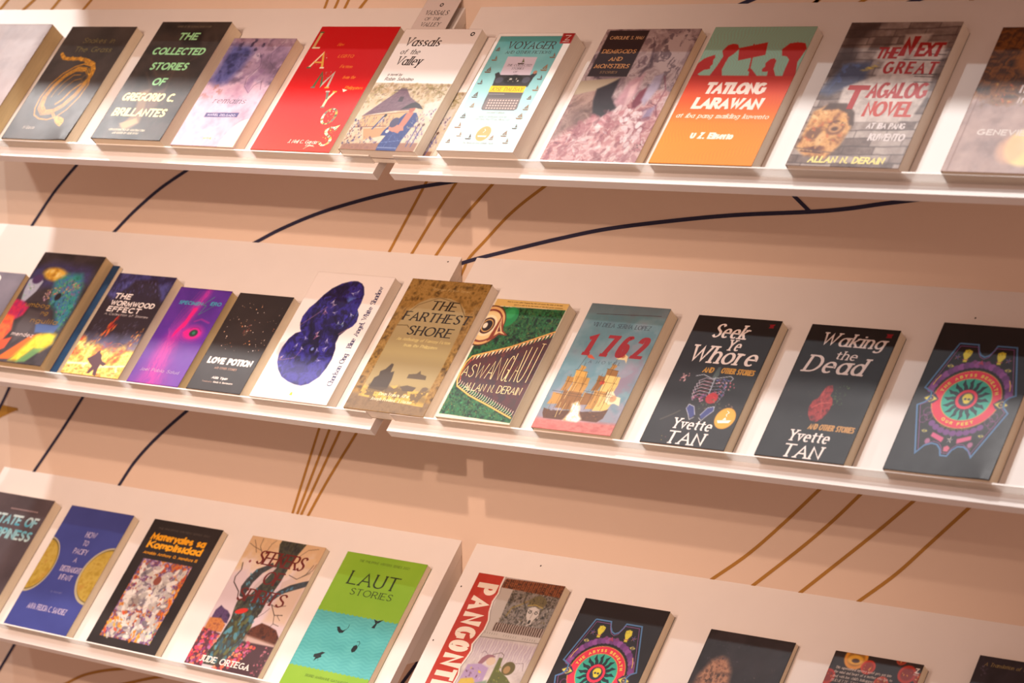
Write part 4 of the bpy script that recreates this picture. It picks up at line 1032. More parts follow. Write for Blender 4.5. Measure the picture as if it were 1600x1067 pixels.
def art_ships(w, h):
    c = Cv(w, h, '#5f7f8a')
    c.ramp(np.clip(c.n(34, 231) * .5 + c.Q / 180, 0, 1), ['#66737a', '#5f848c', '#76929a', '#8c8894', '#a8a4b4'])
    c.blotch('#57808c', 24, .5, 233, None, .25, .5); c.blotch('#8a7484', 26, .55, 235, c.pm([(70, 40), (100, 30), (100, 90), (74, 90)], 18), .2, .7)
    c.grad('#66686e', '#6a767c', 0, 9, np.clip((9 - c.Q) / 2, 0, 1) * .5)
    c.ramp(c.n(9, 237, 4, .5, 1), ['#b8605c', '#c47870', '#a85450'], np.clip((c.Q - 90.5 + c.P * .01) / 3, 0, 1))
    ship(c, 6, 46, 53, 92, 1); ship(c, 44, 82, 50, 91, 2)
    c.ramp(c.n(6, 239), ['#e8dcc0', '#fbf4e4', '#d8b880'], c.pm([(36, 79), (42, 77), (48, 81), (50, 86), (56, 90), (52, 92.5), (34, 92), (38, 86)], 4))
    c.poly([(24.4, 40.4), (31, 40.6), (37.5, 43.7), (32, 43.4), (28, 43)], '#c8502c', .8); c.vline([(22, 53), (26, 41)], .5, '#4a3a30'); c.vline([(62, 50), (66, 38)], .5, '#4a3a30')
    c.poly([(63.5, 37.4), (68, 36.4), (76, 39.6), (77.4, 44.7), (74, 42.4), (63.4, 42.2)], '#e0c896', .8); c.ell(70, 39.6, 2.4, 1.4, '#b8703a', 1)
    c.poly([(71.9, 67.8), (78, 66.6), (84, 70.4), (90.5, 71), (93.3, 77.2), (86, 75.8), (80, 77), (73.4, 74.7)], '#e6d0a8', .9); c.ell(82, 72.4, 4, 2.6, '#b87a50', 2, 0, .7)
    c.ell(60, 61, 3, 1.6, '#b83c20', 1)
    c.vline([(12, 8.2), (93, 6.4)], .7, '#4a2c34'); c.text('VIN DELA SERNA LOPEZ', 14, 87.5, 18.2, 3.4, 'roman', '#3a4450', .08)
    r = '#9c1c24'
    for ch, a, b in (('1', 11, 29), ('7', 38, 57), ('6', 57, 75), ('2', 77, 96)):
        c.text(ch, a, b, 41.2, 17.6, 'fat', r, .12, 8)
    c.text('A  N O V E L', 31, 71.5, 47, 2.4, 'roman', '#46545e', .1); return c


def art_bones(w, h):
    c = Cv(w, h, '#1f1819'); c.ramp(c.n(40, 241), ['#1b1516', '#251d1e'])
    t = '#f0e2da'
    c.text('Seek', 25, 70, 16.5, 11, 'serif', t, .25); c.text('Ye', 49, 68, 25.8, 8.6, 'serif', t, .2); c.text('Whore', 10, 94, 36.5, 13.5, 'serif', t, .18)
    c.vline([(16, 24.5), (22, 35)], .35, '#1f1819'); c.vline([(28, 24.5), (31, 34)], .35, '#1f1819')
    c.text('AND', 34.5, 48, 43.9, 4.4, 'bold', '#c08a2c', .1); c.text('OTHER STORIES', 56, 95.5, 43.4, 4.4, 'bold', '#c08a2c', .06)
    b = '#b0b4bc'
    c.poly([(51, 39), (54, 38.5), (56, 45), (53, 50), (49, 47)], '#4a5450', 1.2)
    c.line([(30, 47), (38, 45.4), (50, 48), (58, 47), (70, 45), (74, 46.6), (72, 49)], 1.1, b); c.line([(53, 47), (54, 60)], 1.6, '#9a9ea8')
    for k in range(6):
        y = 48.8 + k * 2.5; s_ = 17 + 1.5 * k - .3 * k * k
        c.line([(53, y), (53 - s_ * .6, y - 1), (53 - s_, y + 1.6), (53 - s_ * .86, y + 4)], 1.0, '#a89aa4', .9); c.line([(55, y), (55 + s_ * .5, y - 1), (55 + s_ * .86, y + 1.6), (55 + s_ * .74, y + 4)], .9, '#8a86a0', .9, .8)
        c.line([(51, y + 1.2), (53 - s_ * .7, y + 1.5)], 1.1, '#8a2a30', .9, .9)
    c.dabs(40, 242, [(56, 47), (72, 48), (72, 60), (58, 62)], .8, 1.7, ['#d07a84', '#e0a0a4', '#5a5a94', '#8a4a70', '#3a4a78', '#b85a64'], 1.3, 30, .9, 60)
    c.dabs(26, 243, [(34, 58), (52, 60), (50, 66), (38, 65)], .8, 1.6, ['#8a4a7a', '#b06a90', '#5a3a6a', '#d08a98'], 1.5, 0, .9, 40)
    c.ell(59.5, 62.6, 7, 4.2, '#a82026', 1.4); c.dabs(14, 244, [(54, 60), (66, 60), (65, 66), (55, 66)], .6, 1.2, ['#d03030', '#7a1418', '#c04a40'], 1.4, 0, .9, 80)
    c.dabs(12, 245, [(14, 45), (22, 45), (22, 51), (12, 52)], .8, 1.5, ['#c8848c', '#6a6a5a', '#e0a8a8'], 1.8, 140, .9, 30); c.dabs(8, 246, [(72, 50), (80, 50), (80, 56), (72, 56)], .8, 1.4, ['#d06a78', '#e09aa0', '#4a5a48'], 1.4, 70, .9, 30)
    c.dabs(40, 247, [(36, 65), (74, 63), (76, 70), (36, 72)], .5, 1.1, ['#5a6a48', '#7a6a40', '#8a7a58', '#3c4a34'], 2.2, 20, .8, 60)
    for s_ in (-1, 1):
        c.poly([(52 + s_ * 3, 76), (52 + s_ * 8, 70), (52 + s_ * 15, 68.6), (52 + s_ * 16, 72), (52 + s_ * 11, 76), (52 + s_ * 6, 79)], '#3a3f78', 1); c.line([(52 + s_ * 3, 76), (52 + s_ * 8, 70), (52 + s_ * 15, 68.6), (52 + s_ * 16, 72), (52 + s_ * 11, 76), (52 + s_ * 7, 80), (52 + s_ * 3, 78)], .9, '#c4c4cc', .9)
    c.line([(12, 82), (24, 77), (30, 74)], 1.4, '#6a5c4c', 1.5, .8)
    c.text('Yvette', 28, 76, 87.4, 8, 'serif', t, .1); c.text('TAN', 28, 73.5, 98.8, 9.6, 'serif', t, .1)
    c.ell(84.9, 76.4, 11.5, 8, '#d89a2c', .9); c.ell(84.9, 76.4, 10.4, 7.2, '#e0a438', .9)
    c.vec([(77, 78.4), (93, 77.4), (91, 79.6), (79, 80.4)], '#f8f0e0'); c.vline([(84, 70.8), (87, 72), (84.6, 73.6), (86, 75)], 1.0, '#f8f0e0'); c.vec([(82.6, 77.8), (85, 75.6), (87, 77.4)], '#f8f0e0')
    c.dabs(8, 248, [(78, 66), (90, 66), (90, 69), (78, 69)], .5, 1, ['#a8705a', '#c89a80'], 1.5, 0, .9, 50)
    c.vec([(87, 3.4), (94, 3.0), (92.4, 4.6), (93.4, 6.0), (87.4, 6.2), (88.6, 4.8)], '#8a1420'); c.dabs(3, 249, [(20, 89), (30, 89), (28, 99), (18, 99)], .6, 1, ['#b05a60', '#a8902c'], 1, 0, .9); return c


def art_heart(w, h):
    c = Cv(w, h, '#1c1617'); c.ramp(c.n(40, 251), ['#181314', '#231c1d'])
    t = '#dccfca'
    c.text('Waking', 17, 92, 15.4, 10, 'serif', t, .22); c.text('the', 41, 67, 25.2, 6.6, 'serif', t, .2); c.text('Dead', 11, 82, 36, 13, 'serif', t, .22)
    c.vline([(20, 6), (24, 15)], .35, '#1c1617'); c.vline([(22, 24), (20, 34.6)], .35, '#1c1617')
    c.dabs(30, 252, [(56, 44), (72, 44), (70, 60), (58, 58)], .5, 1.3, ['#3f5a2c', '#5c7a38', '#2c3c22'], 2, 60, .9, 60); c.dabs(16, 253, [(28, 48), (40, 46), (38, 72), (28, 70)], .4, .9, ['#3c4430', '#5a4a38'], 2, 70, .8, 60)
    hp = [(46.3, 45.4), (52, 44.4), (55, 48), (54, 52), (58, 54), (60.5, 58), (59.5, 64), (56, 69), (51, 72), (44, 71), (39, 67), (36.6, 62), (38, 57), (43, 54), (44, 50)]
    c.poly(hp, '#7a1a1e', 1.2); c.ramp(c.n(6, 255), ['#3c0c10', '#7c1c20', '#a83430', '#5a1216'], c.pm(hp, 1.2) * .9)
    c.line([(40, 62), (48, 58), (58, 57)], .9, '#d06a60', 1, .8); c.line([(46, 47), (45, 54), (50, 60), (54, 68)], .7, '#c85a54', 1, .7); c.dabs(6, 256, [(54, 52), (62, 50), (62, 54), (56, 55)], .5, .9, ['#78a848', '#5a8a38'], 2, 150, .9, 20)
    c.text('AND OTHER STORIES', 45, 96.5, 77.6, 4.4, 'bold', '#b8884c', .06)
    c.text('Yvette', 28, 75, 87, 8.2, 'serif', '#f0e2da', .1); c.text('TAN', 28, 73, 98.8, 9.6, 'serif', '#f0e2da', .1)
    c.vec([(86, 3.4), (94, 3.2), (92.4, 4.8), (93.4, 6.2), (86.6, 6.2), (88, 4.8)], '#8a1420'); return c


def art_abyss(w, h):
    c = Cv(w, h, '#201a1c'); c.ramp(c.n(60, 261), ['#1c1719', '#262022'])
    out = [(23, 13.4), (41, 13.4), (43, 17), (46.6, 20.2), (50.8, 21.4), (54.8, 20), (57.6, 16.6), (59, 13.4), (77, 13.4), (93, 44.8), (88, 46.4), (85, 49), (86, 53), (92, 56.6), (75.2, 86.8), (71, 83), (65, 80.6), (59.5, 80.8), (55.4, 83.4), (53, 87.4), (47, 87.4), (44.4, 83.4), (40.4, 80.8), (35, 80.2), (29, 82), (23.4, 87.4), (7, 56.4), (13, 54), (16.6, 51), (15.4, 47), (7.6, 44.6), (23, 13.4)]
    c.vline(out, 2.3, '#5078a4'); c.vline([(50 + (x - 50) * .93, 50 + (y - 50) * .955) for x, y in out], .8, '#8a5088')
    rs = np.random.RandomState(6)
    for k in range(22):
        a = math.radians(-78 + k * 156 / 21); x, y = 50 + 37 * math.sin(a), 50 - 23.4 * math.cos(a)
        c.ell(x, y, 3.6, 2.3, ['#7c4088', '#90509a', '#6a3878'][k % 3], 1.0, math.degrees(a))
    for k in range(9):
        a = math.radians(140 + k * 80 / 8); c.ell(50 + 35 * math.sin(a), 50 - 22.6 * math.cos(a), 3.2, 1.9, '#763f84', 1, math.degrees(a))
    c.ell(50, 50, 31.6, 19.4, '#d8b048', .8); c.ell(50, 50, 31, 19, '#e0304e', .8)
    c.ell(50, 50, 23.2, 14.2, '#d8b048', .8); c.ell(50, 50, 22.6, 13.8, '#36ab94', .8)
    n = 16
    for k in range(n):
        a = 2 * math.pi * k / n; f = lambda r, d: (50 + r * math.sin(a + d), 50 - r * (c.w / c.h) * math.cos(a + d))
        c.vec([f(10, -.2), f(14, -.1), f(17, -.16), f(21.5, .02), f(16.4, .05), f(13.6, .14), f(10, .2)], '#203038')
    c.ell(50, 50, 10.8, 6.9, '#e0304e', .8); c.ell(50, 50, 7.2, 4.6, '#2a2c40', .8); c.ell(50.4, 48.9, 4.6, 2.9, '#dccb38', .8); c.ell(50.6, 51.4, 3, 1.4, '#dccb38', .8)
    for x in (48.8, 52.2):
        c.ell(x, 49.8, 1.3, .8, '#2a2c40', .6)
    c.arctext('THE ABYSS BENEATH', 50, 50, 25, 15.2, -76, 76, 4.8, 'heavy', '#e8c85c'); c.arctext('OUR FEET', 50, 50, 28.4, 17.4, 215, 145, 4.8, 'heavy', '#e8c85c', True)
    for s_ in (-1, 1):
        X = lambda v: 50 + s_ * v
        c.poly([(X(14), 25.6), (X(18), 25.6), (X(17.4), 23.6), (X(20), 20.6), (X(19), 17.6), (X(15.6), 17), (X(12), 18), (X(12.4), 21), (X(14.4), 23.4)], '#d8cc3c', .7); c.vline([(X(13), 24), (X(19), 24)], .9, '#a83a5c'); c.vline([(X(13), 18.6), (X(14.4), 20)], .4, '#3a3440'); c.vline([(X(15.4), 17.8), (X(16), 19.6)], .4, '#3a3440')
        for q in range(5):
            a = q * 2 * math.pi / 5; c.vec([(X(24), 22.6), (X(24) + 3.6 * math.sin(a), 22.6 - 2.4 * math.cos(a)), (X(24) + 1.4 * math.sin(a + .6), 22.6 - .9 * math.cos(a + .6))], ['#6a5a9a', '#a8707c'][q % 2])
        for (ex, ey, er) in ((27, 29, 4.0), (33, 51.4, 7.6), (26.4, 72.7, 3.4)):
            c.poly([(X(ex - er), ey), (X(ex - er * .4), ey - er * .42), (X(ex + er * .5), ey - er * .42), (X(ex + er), ey), (X(ex + er * .4), ey + er * .4), (X(ex - er * .5), ey + er * .4)], '#2a2c48', .8)
            c.poly([(X(ex - er * .85), ey), (X(ex), ey - er * .32), (X(ex + er * .85), ey), (X(ex), ey + er * .32)], '#d8cc58', .7); c.ell(X(ex), ey, er * .3, er * .22, '#2a2c48', .6); c.ell(X(ex), ey, er * .12, er * .08, '#d8cc58', .5)
        c.vline([(X(36), 42.4), (X(34.6), 38.6), (X(32), 35.4)], 1.2, '#e0b84c')
        for (ax, ay) in ((31, 60), (28, 63), (32, 65)):
            c.mix(np.clip(1 - abs(c.em(X(ax), ay, 3.4, 2.6, 2) - .5) * 2.6, 0, 1) * .85, '#9a4a90')
        c.poly([(X(6), 76), (X(18), 73), (X(19), 75.6), (X(7), 79)], '#dc5c88', 1, .95); c.ell(X(20), 79, 2.4, 1.8, '#a8648a', 1); c.line([(X(22), 82), (X(17), 79)], .6, '#a07888')
    c.arctext('AND OTHER STORIES', 50, 50, 33.4, 20.6, 205, 155, 1.7, 'bold', '#a88a3c', True)
    for q in range(5):
        a = q * 2 * math.pi / 5; c.vec([(50, 77), (50 + 3.6 * math.sin(a), 77 - 2.6 * math.cos(a)), (50 + 1.4 * math.sin(a + .6), 77 - .9 * math.cos(a + .6))], ['#d0c4b8', '#8a8494'][q % 2])
    c.poly([(47, 82), (50, 80.6), (53, 82), (52, 84.6), (48, 84.6)], '#d0627c', .9)
    c.ell(44, 25, 2.2, 1.2, '#7a3c74', 1, 40); c.ell(56, 25, 2.2, 1.2, '#7a3c74', 1, -40); c.poly([(47, 27), (50, 23.4), (53, 27), (50, 26)], '#a83a5c', .8); return c


def art_state(w, h):
    c = Cv(w, h, '#574c50'); c.ramp(c.n(50, 271), ['#4a4044', '#605458'])
    for k in range(13):
        c.vline([(40 + k * 3.5, 11.6), (42.4 + k * 3.5, 11.4)], 2.4, '#a89090')
    def cyan(t, x0, x1, yb, cap, a, b):
        n0 = len(c.polys); c.text(t, x0, x1, yb, cap, 'bold', '#fff', .06)
        for i in range(n0, len(c.polys)):
            q = c.polys[i][0]; f = np.clip((q[:, 1].mean() / c.h * 100 - (yb - cap)) / cap, 0, 1); c.polys[i] = (q, hx(a) * (1 - f) + hx(b) * f)
    cyan('STATE OF', 22, 94, 24.6, 8.4, '#cfd8d4', '#3f9ab0'); cyan('HAPPINESS', 16, 96, 36.2, 8.4, '#58a8b8', '#c8d8d4'); c.text('Stories', 20, 52, 46, 4, 'bold', '#3f88a0', .1); return c


def art_eggs(w, h):
    c = Cv(w, h, '#3a4488'); c.ramp(c.n(60, 281), ['#3a4286', '#414a92'])
    for (x, y, rx, ry, rot) in ((-2, 50, 28, 23, 0), (102, 51, 33, 23.5, 0)):
        c.ell(x, y, rx, ry, '#b8ac8c', .9, rot); c.ell(x + .6, y - .3, rx - 2.2, ry - 1.5, '#6a5c34', .9, rot); c.ell(x + (1 if x < 0 else -.6), y - .2, rx - 3.6, ry - 2.6, '#b89a34', 1.2, rot)
        m = c.em(x, y, rx - 4, ry - 2.8, 1)
        c.ramp(c.n(9, 283 + int(x)), ['#a88a30', '#b89a3c', '#c2a64c', '#ae8e34'], m); c.blotch('#b07a30', 16, .6, 285 + int(x), m, .3, .5)
    t = '#b0a4c0'
    for s_, a, b, y, cp in (('HOW', 46, 62.5, 23.4, 5), ('TO', 49, 57.5, 30, 4.4), ('PACIFY', 41.5, 63.5, 37.2, 4.6), ('A', 49.5, 54.5, 44, 4.2), ('DISTRAUGHT', 37, 69, 52.2, 4.8), ('INFANT', 42, 62, 58.8, 4.6)):
        c.text(s_, a, b, y, cp, 'sans', t, 0)
    c.text('a novel', 42, 59, 69.6, 1.9, 'hand', '#8a88b0', .1); c.text('ANNA FELICIA C. SANCHEZ', 20.5, 82, 84.8, 4.6, 'sans', t, 0); return c


def art_materyales(w, h):
    c = Cv(w, h, '#2a2422'); c.ramp(c.n(60, 291), ['#262120', '#302928'])
    fr = [(14.6, 31), (85.8, 31), (86, 93.2), (13.4, 93.2)]
    m = c.pm(fr, .8)
    c.ramp(c.n(10, 293), ['#a83a30', '#c8702c', '#5a3a6a', '#b89ab0', '#d89030', '#8a2c3c'], m)
    inn = [(20, 36), (80, 36), (78, 56), (82, 70), (80, 90), (22, 92), (18, 70), (22, 50)]
    c.dabs(230, 294, inn, 1.6, 4.8, ['#c8c0b4', '#b0a8a0', '#d8d0c4', '#8f888a', '#787078', '#bcb4b0', '#ddd6cc'], 2.2, 40, .95, 90)
    c.dabs(120, 295, inn, .4, 1.0, ['#3a3438', '#2c2830', '#4a4250', '#574c68'], 3, 60, .85, 90)
    c.dabs(60, 296, inn, .6, 1.5, ['#e8e0d4', '#f0e8dc', '#c8b8c8'], 2.4, 30, .9, 90)
    c.dabs(16, 297, [(74, 50), (86, 44), (86, 76), (76, 74)], 1, 2.6, ['#e08a28', '#d86a20', '#e8a838'], 2.4, 80, .9, 20); c.dabs(14, 298, [(14, 82), (28, 72), (40, 90), (18, 93)], 1, 2.6, ['#e08a28', '#d85030', '#e8a838'], 2.2, 50, .85, 40)
    c.dabs(10, 299, [(56, 84), (70, 80), (68, 93), (52, 93)], 1.2, 2.6, ['#e8a030', '#d88020'], 2, 90, .9, 10); c.dabs(12, 300, [(14, 36), (26, 33), (24, 60), (15, 60)], .8, 2.2, ['#b83a30', '#4a4a88', '#8a2c48'], 2, 80, .8, 40); c.dabs(8, 301, [(72, 84), (86, 78), (86, 92), (74, 93)], .9, 2, ['#a8c878', '#58389a', '#3a8aa8', '#c8d8a0'], 1.6, 0, .9, 90)
    c.dabs(10, 302, [(24, 31.5), (82, 31.5), (80, 37), (40, 37)], .9, 2, ['#a83a30', '#6a4a90', '#c8b8c0', '#d86a40'], 2.2, 10, .85, 40); c.ell(50, 46, 5, 3.4, '#8a4a3c', 2); c.ell(34, 64, 7, 5, '#7a6a60', 3, 0, .5)
    c.dabs(70, 305, inn, .35, .7, ['#2a262c', '#3a3238', '#4a4048'], 7, 60, .9, 90)
    for a, b in zip(fr, fr[1:] + fr[:1]):
        c.vline([a, b], .3, '#2a2422')
    y = '#eaa41c'
    c.text('Materyales sa', 8.6, 88, 16, 6.0, 'heavy', y, .05, 0, .05); c.text('Komplisidad', 9, 88.5, 22.6, 6.0, 'heavy', y, .05, 0, .05); c.text('Arnaldo Anthony Q. Mendoza III', 9.8, 88, 27.5, 2.4, 'bold', '#d8941c', .1)
    c.text('THE PHILIPPINE WRITERS SERIES 2021', 12, 87, 7.4, 1.5, 'tiny', '#5a5048', .1); return c


def art_tree(w, h):
    c = Cv(w, h, '#c8b0a4')
    c.ramp(np.clip((c.Q - 8 + (c.n(18, 311) - .5) * 20) / 26, 0, 1), ['#d0ae86', '#d6ba98', '#d8c2ba', '#d0bcbe'])
    c.poly([(78, 18), (100, 14), (100, 60), (70, 60), (72, 44)], '#cdb094', 10, .8); c.blotch('#d8b88c', 16, .6, 313, c.pm([(0, 0), (100, 0), (100, 18), (0, 14)], 6), .1, .7)
    tr = [(25, 48), (30, 46), (36, 38), (43, 28), (50, 18), (40, 3), (41, 0), (74, 0), (70, 8), (67, 18), (66, 30), (62, 44), (62, 54), (58, 60), (60, 70), (64, 84), (62, 97), (24, 97), (22, 88), (27, 76), (29, 62), (26, 54)]
    c.ramp(fbm(c.X / 7, c.Y / 13, 315, 4), ['#2c2a28', '#3a3c38', '#4a4c3c', '#33302c', '#5a5a48'], c.pm(tr, 1.5))
    c.ramp(c.n(6, 317), ['#33302e', '#4a5054'], c.pm([(24, 45), (20, 38), (22, 32), (28, 24), (37, 20.5), (44, 17), (48, 20), (38, 26), (32, 34), (30, 46)], 1.2)); c.ramp(c.n(6, 318), ['#33302e', '#46525a'], c.pm([(62, 44), (70, 36), (80, 31), (92, 27.4), (100.5, 25.4), (100.5, 30), (88, 34), (76, 38), (66, 46)], 1.2))
    c.poly([(46, 21), (52, 20), (44, 33), (36, 44), (34, 40)], '#c4b0ae', 1); c.poly([(68, 30), (78, 26), (86, 28), (76, 31), (70, 36)], '#c8b2a8', 1)
    c.dabs(110, 319, [(30, 56), (60, 56), (58, 76), (64, 92), (26, 94), (30, 72)], 1.3, 3.6, ['#4a8090', '#5a98a8', '#3c5a64', '#6a6a3c', '#565634', '#3c3a34'], 2.0, 90, .75, 40)
    c.dabs(36, 320, [(40, 36), (64, 36), (66, 52), (44, 54)], .9, 2.2, ['#4a7a98', '#5a90a8', '#3a4a5a'], 1.8, 70, .8, 40); c.dabs(12, 321, [(22, 28), (30, 24), (30, 36), (24, 38)], .8, 1.8, ['#4a8090', '#5a98a8'], 2, 60, .8, 20); c.dabs(12, 322, [(66, 38), (84, 32), (84, 36), (70, 42)], .8, 1.8, ['#4a7a98', '#5a90a8'], 2, 160, .8, 20)
    br = '#3a2c28'
    for p, w_ in (([(24, 48), (20, 42), (8, 36), (6, 32), (9, 26), (6, 21)], 1.8), ([(16, 12), (10, 6), (6, 3)], .8), ([(24, 12), (17, 7), (16, 1)], .8), ([(22, 10), (10, 8), (2, 6)], .7), ([(28, 12), (30, 4), (34, 1)], .8), ([(72, 10), (80, 4), (92, 2)], .7), ([(72, 24), (84, 26), (92, 22), (96, 14)], 1.0), ([(88, 24), (98, 18), (99, 13)], .8), ([(84, 26), (97, 20)], .8), ([(62, 46), (76, 48), (88, 46)], .9), ([(70, 47), (80, 54), (90, 53)], 1.3), ([(80, 54), (84, 60), (80, 66)], .9), ([(84, 60), (92, 61)], .8), ([(84, 54), (90, 57)], .7), ([(60, 58), (66, 54), (70, 50)], .7)):
        c.line(p, w_, br, .9)
    c.ramp(c.n(6, 325), ['#4a3458', '#5c4468', '#3a2c48'], c.pm([(4, 58), (8, 54), (14, 56), (20, 57), (26, 60), (27, 66), (4, 66)], 2)); c.ramp(c.n(6, 326), ['#b0683c', '#c88048', '#9a5840'], c.pm([(2, 64), (16, 63), (26, 67), (26, 73), (2, 74)], 2.5))
    c.ramp(c.n(6, 327), ['#4a2c24', '#6a3c2c', '#3c2a2a'], c.pm([(60, 66), (70, 61), (80, 62), (92, 64), (100, 69), (100, 75), (58, 72)], 2)); c.poly([(58, 71), (100, 74), (100, 78), (58, 76)], '#b89888', 3, .7)
    fl = [(0, 72), (26, 74), (22, 86), (24, 100), (0, 100)]; fr = [(58, 76), (100, 76), (100, 100), (36, 100), (54, 88)]
    c.poly(fl, '#5c3038', 2.5); c.poly(fr, '#4a3034', 2.5)
    c.dabs(120, 328, fl, 1.4, 3.4, ['#c8304a', '#e0405a', '#8a3a6a', '#d8584a', '#b06a9a', '#e07a5a', '#5a2c3c'], 1.2, 0, .9, 90); c.dabs(90, 329, [(58, 76), (80, 76), (66, 92), (50, 100), (36, 100), (54, 88)], 1.4, 3.2, ['#d84a38', '#e8704a', '#c05a8a', '#b04058', '#e09a70', '#8a3048'], 1.2, 0, .9, 90); c.dabs(40, 330, [(90, 76), (100, 76), (100, 100), (86, 96)], .8, 2, ['#a04a5c', '#b8707a', '#6a3a44'], 1.2, 0, .85, 90)
    c.ell(37, 55.4, 8, 2.0, '#d0342a', .9, -18); c.ell(14, 19, 1.4, 1, '#8a3c3c', .8)
    t = '#6a2422'
    c.text('SEEKERS', 20.6, 87, 20, 10.6, 'deco', t, .1, 12, .05); c.text('OF', 42, 68, 33.8, 10.2, 'deco', t, .1, 12, .05); c.text('SPIRITS', 20.6, 86, 48.2, 10, 'deco', t, .1, 12, .05)
    c.text('JUDE ORTEGA', 17, 84, 95.4, 4.6, 'slab', '#f4e6da', .05); return c


def art_laut(w, h):
    c = Cv(w, h, '#84b02c'); c.ramp(c.n(70, 331), ['#7fae2a', '#8ab532'])
    w1 = 43.3 + .8 * abs(np.sin(c.P * math.pi / 5.5)); w2 = 84.4 + .8 * abs(np.sin(c.P * math.pi / 5.5 + 1))
    m = np.clip((c.Q - w1) / .4, 0, 1) * np.clip((w2 - c.Q) / .4, 0, 1)
    c.ramp(.5 + .2 * np.sin(c.Y * 1.1 + 2.2 * np.sin(c.X / 4)) + .4 * (c.n(20, 333) - .5), ['#4aa0a0', '#54adaa', '#62b8b2'], m)
    k = '#2c3a1c'
    c.text('THE PHILIPPINE WRITERS SERIES 2021', 19, 82, 6, 1.8, 'tiny', '#5a7a24', .1); c.text('LAUT', 17.5, 79, 22.8, 10, 'roman', k, 0, 10); c.text('STORIES', 26.8, 79, 29.8, 4.8, 'roman', k, 0, 10)
    c.text('SIGRID MARIANNE GAYANGOS', 25, 78, 91, 1.9, 'tiny', '#5a7a24', .1)
    d = '#1f2a2c'
    c.vec([(72.4, 50), (74.6, 46.5), (76.6, 46), (76.4, 50)], d); c.vec([(70.6, 43.8), (76, 44.6), (75.6, 46.6), (74.4, 46.4)], d); c.vec([(76, 44.6), (82, 43), (78, 46), (75.8, 46.6)], d)
    c.vec([(33, 53.6), (36, 53.2), (39, 55), (42, 55.4), (45, 54), (43, 57), (39, 57.6), (35.6, 56)], d); c.vline([(44, 55), (46.4, 53), (46, 50.4)], .9, d)
    c.vec([(62.4, 67.4), (63, 64.4), (66, 63.2), (68.6, 65), (67.6, 68), (64.6, 69)], d); c.vline([(67.6, 65), (68.8, 62), (67, 60.6), (64.6, 61.4)], .8, d)
    c.vec([(23, 75), (27, 74), (31, 72.4), (35, 72.6), (31.6, 74.6), (33, 76), (28, 78), (26, 80), (26.4, 77), (23.6, 77)], d); c.vline([(29, 76), (31, 79)], .6, d); return c


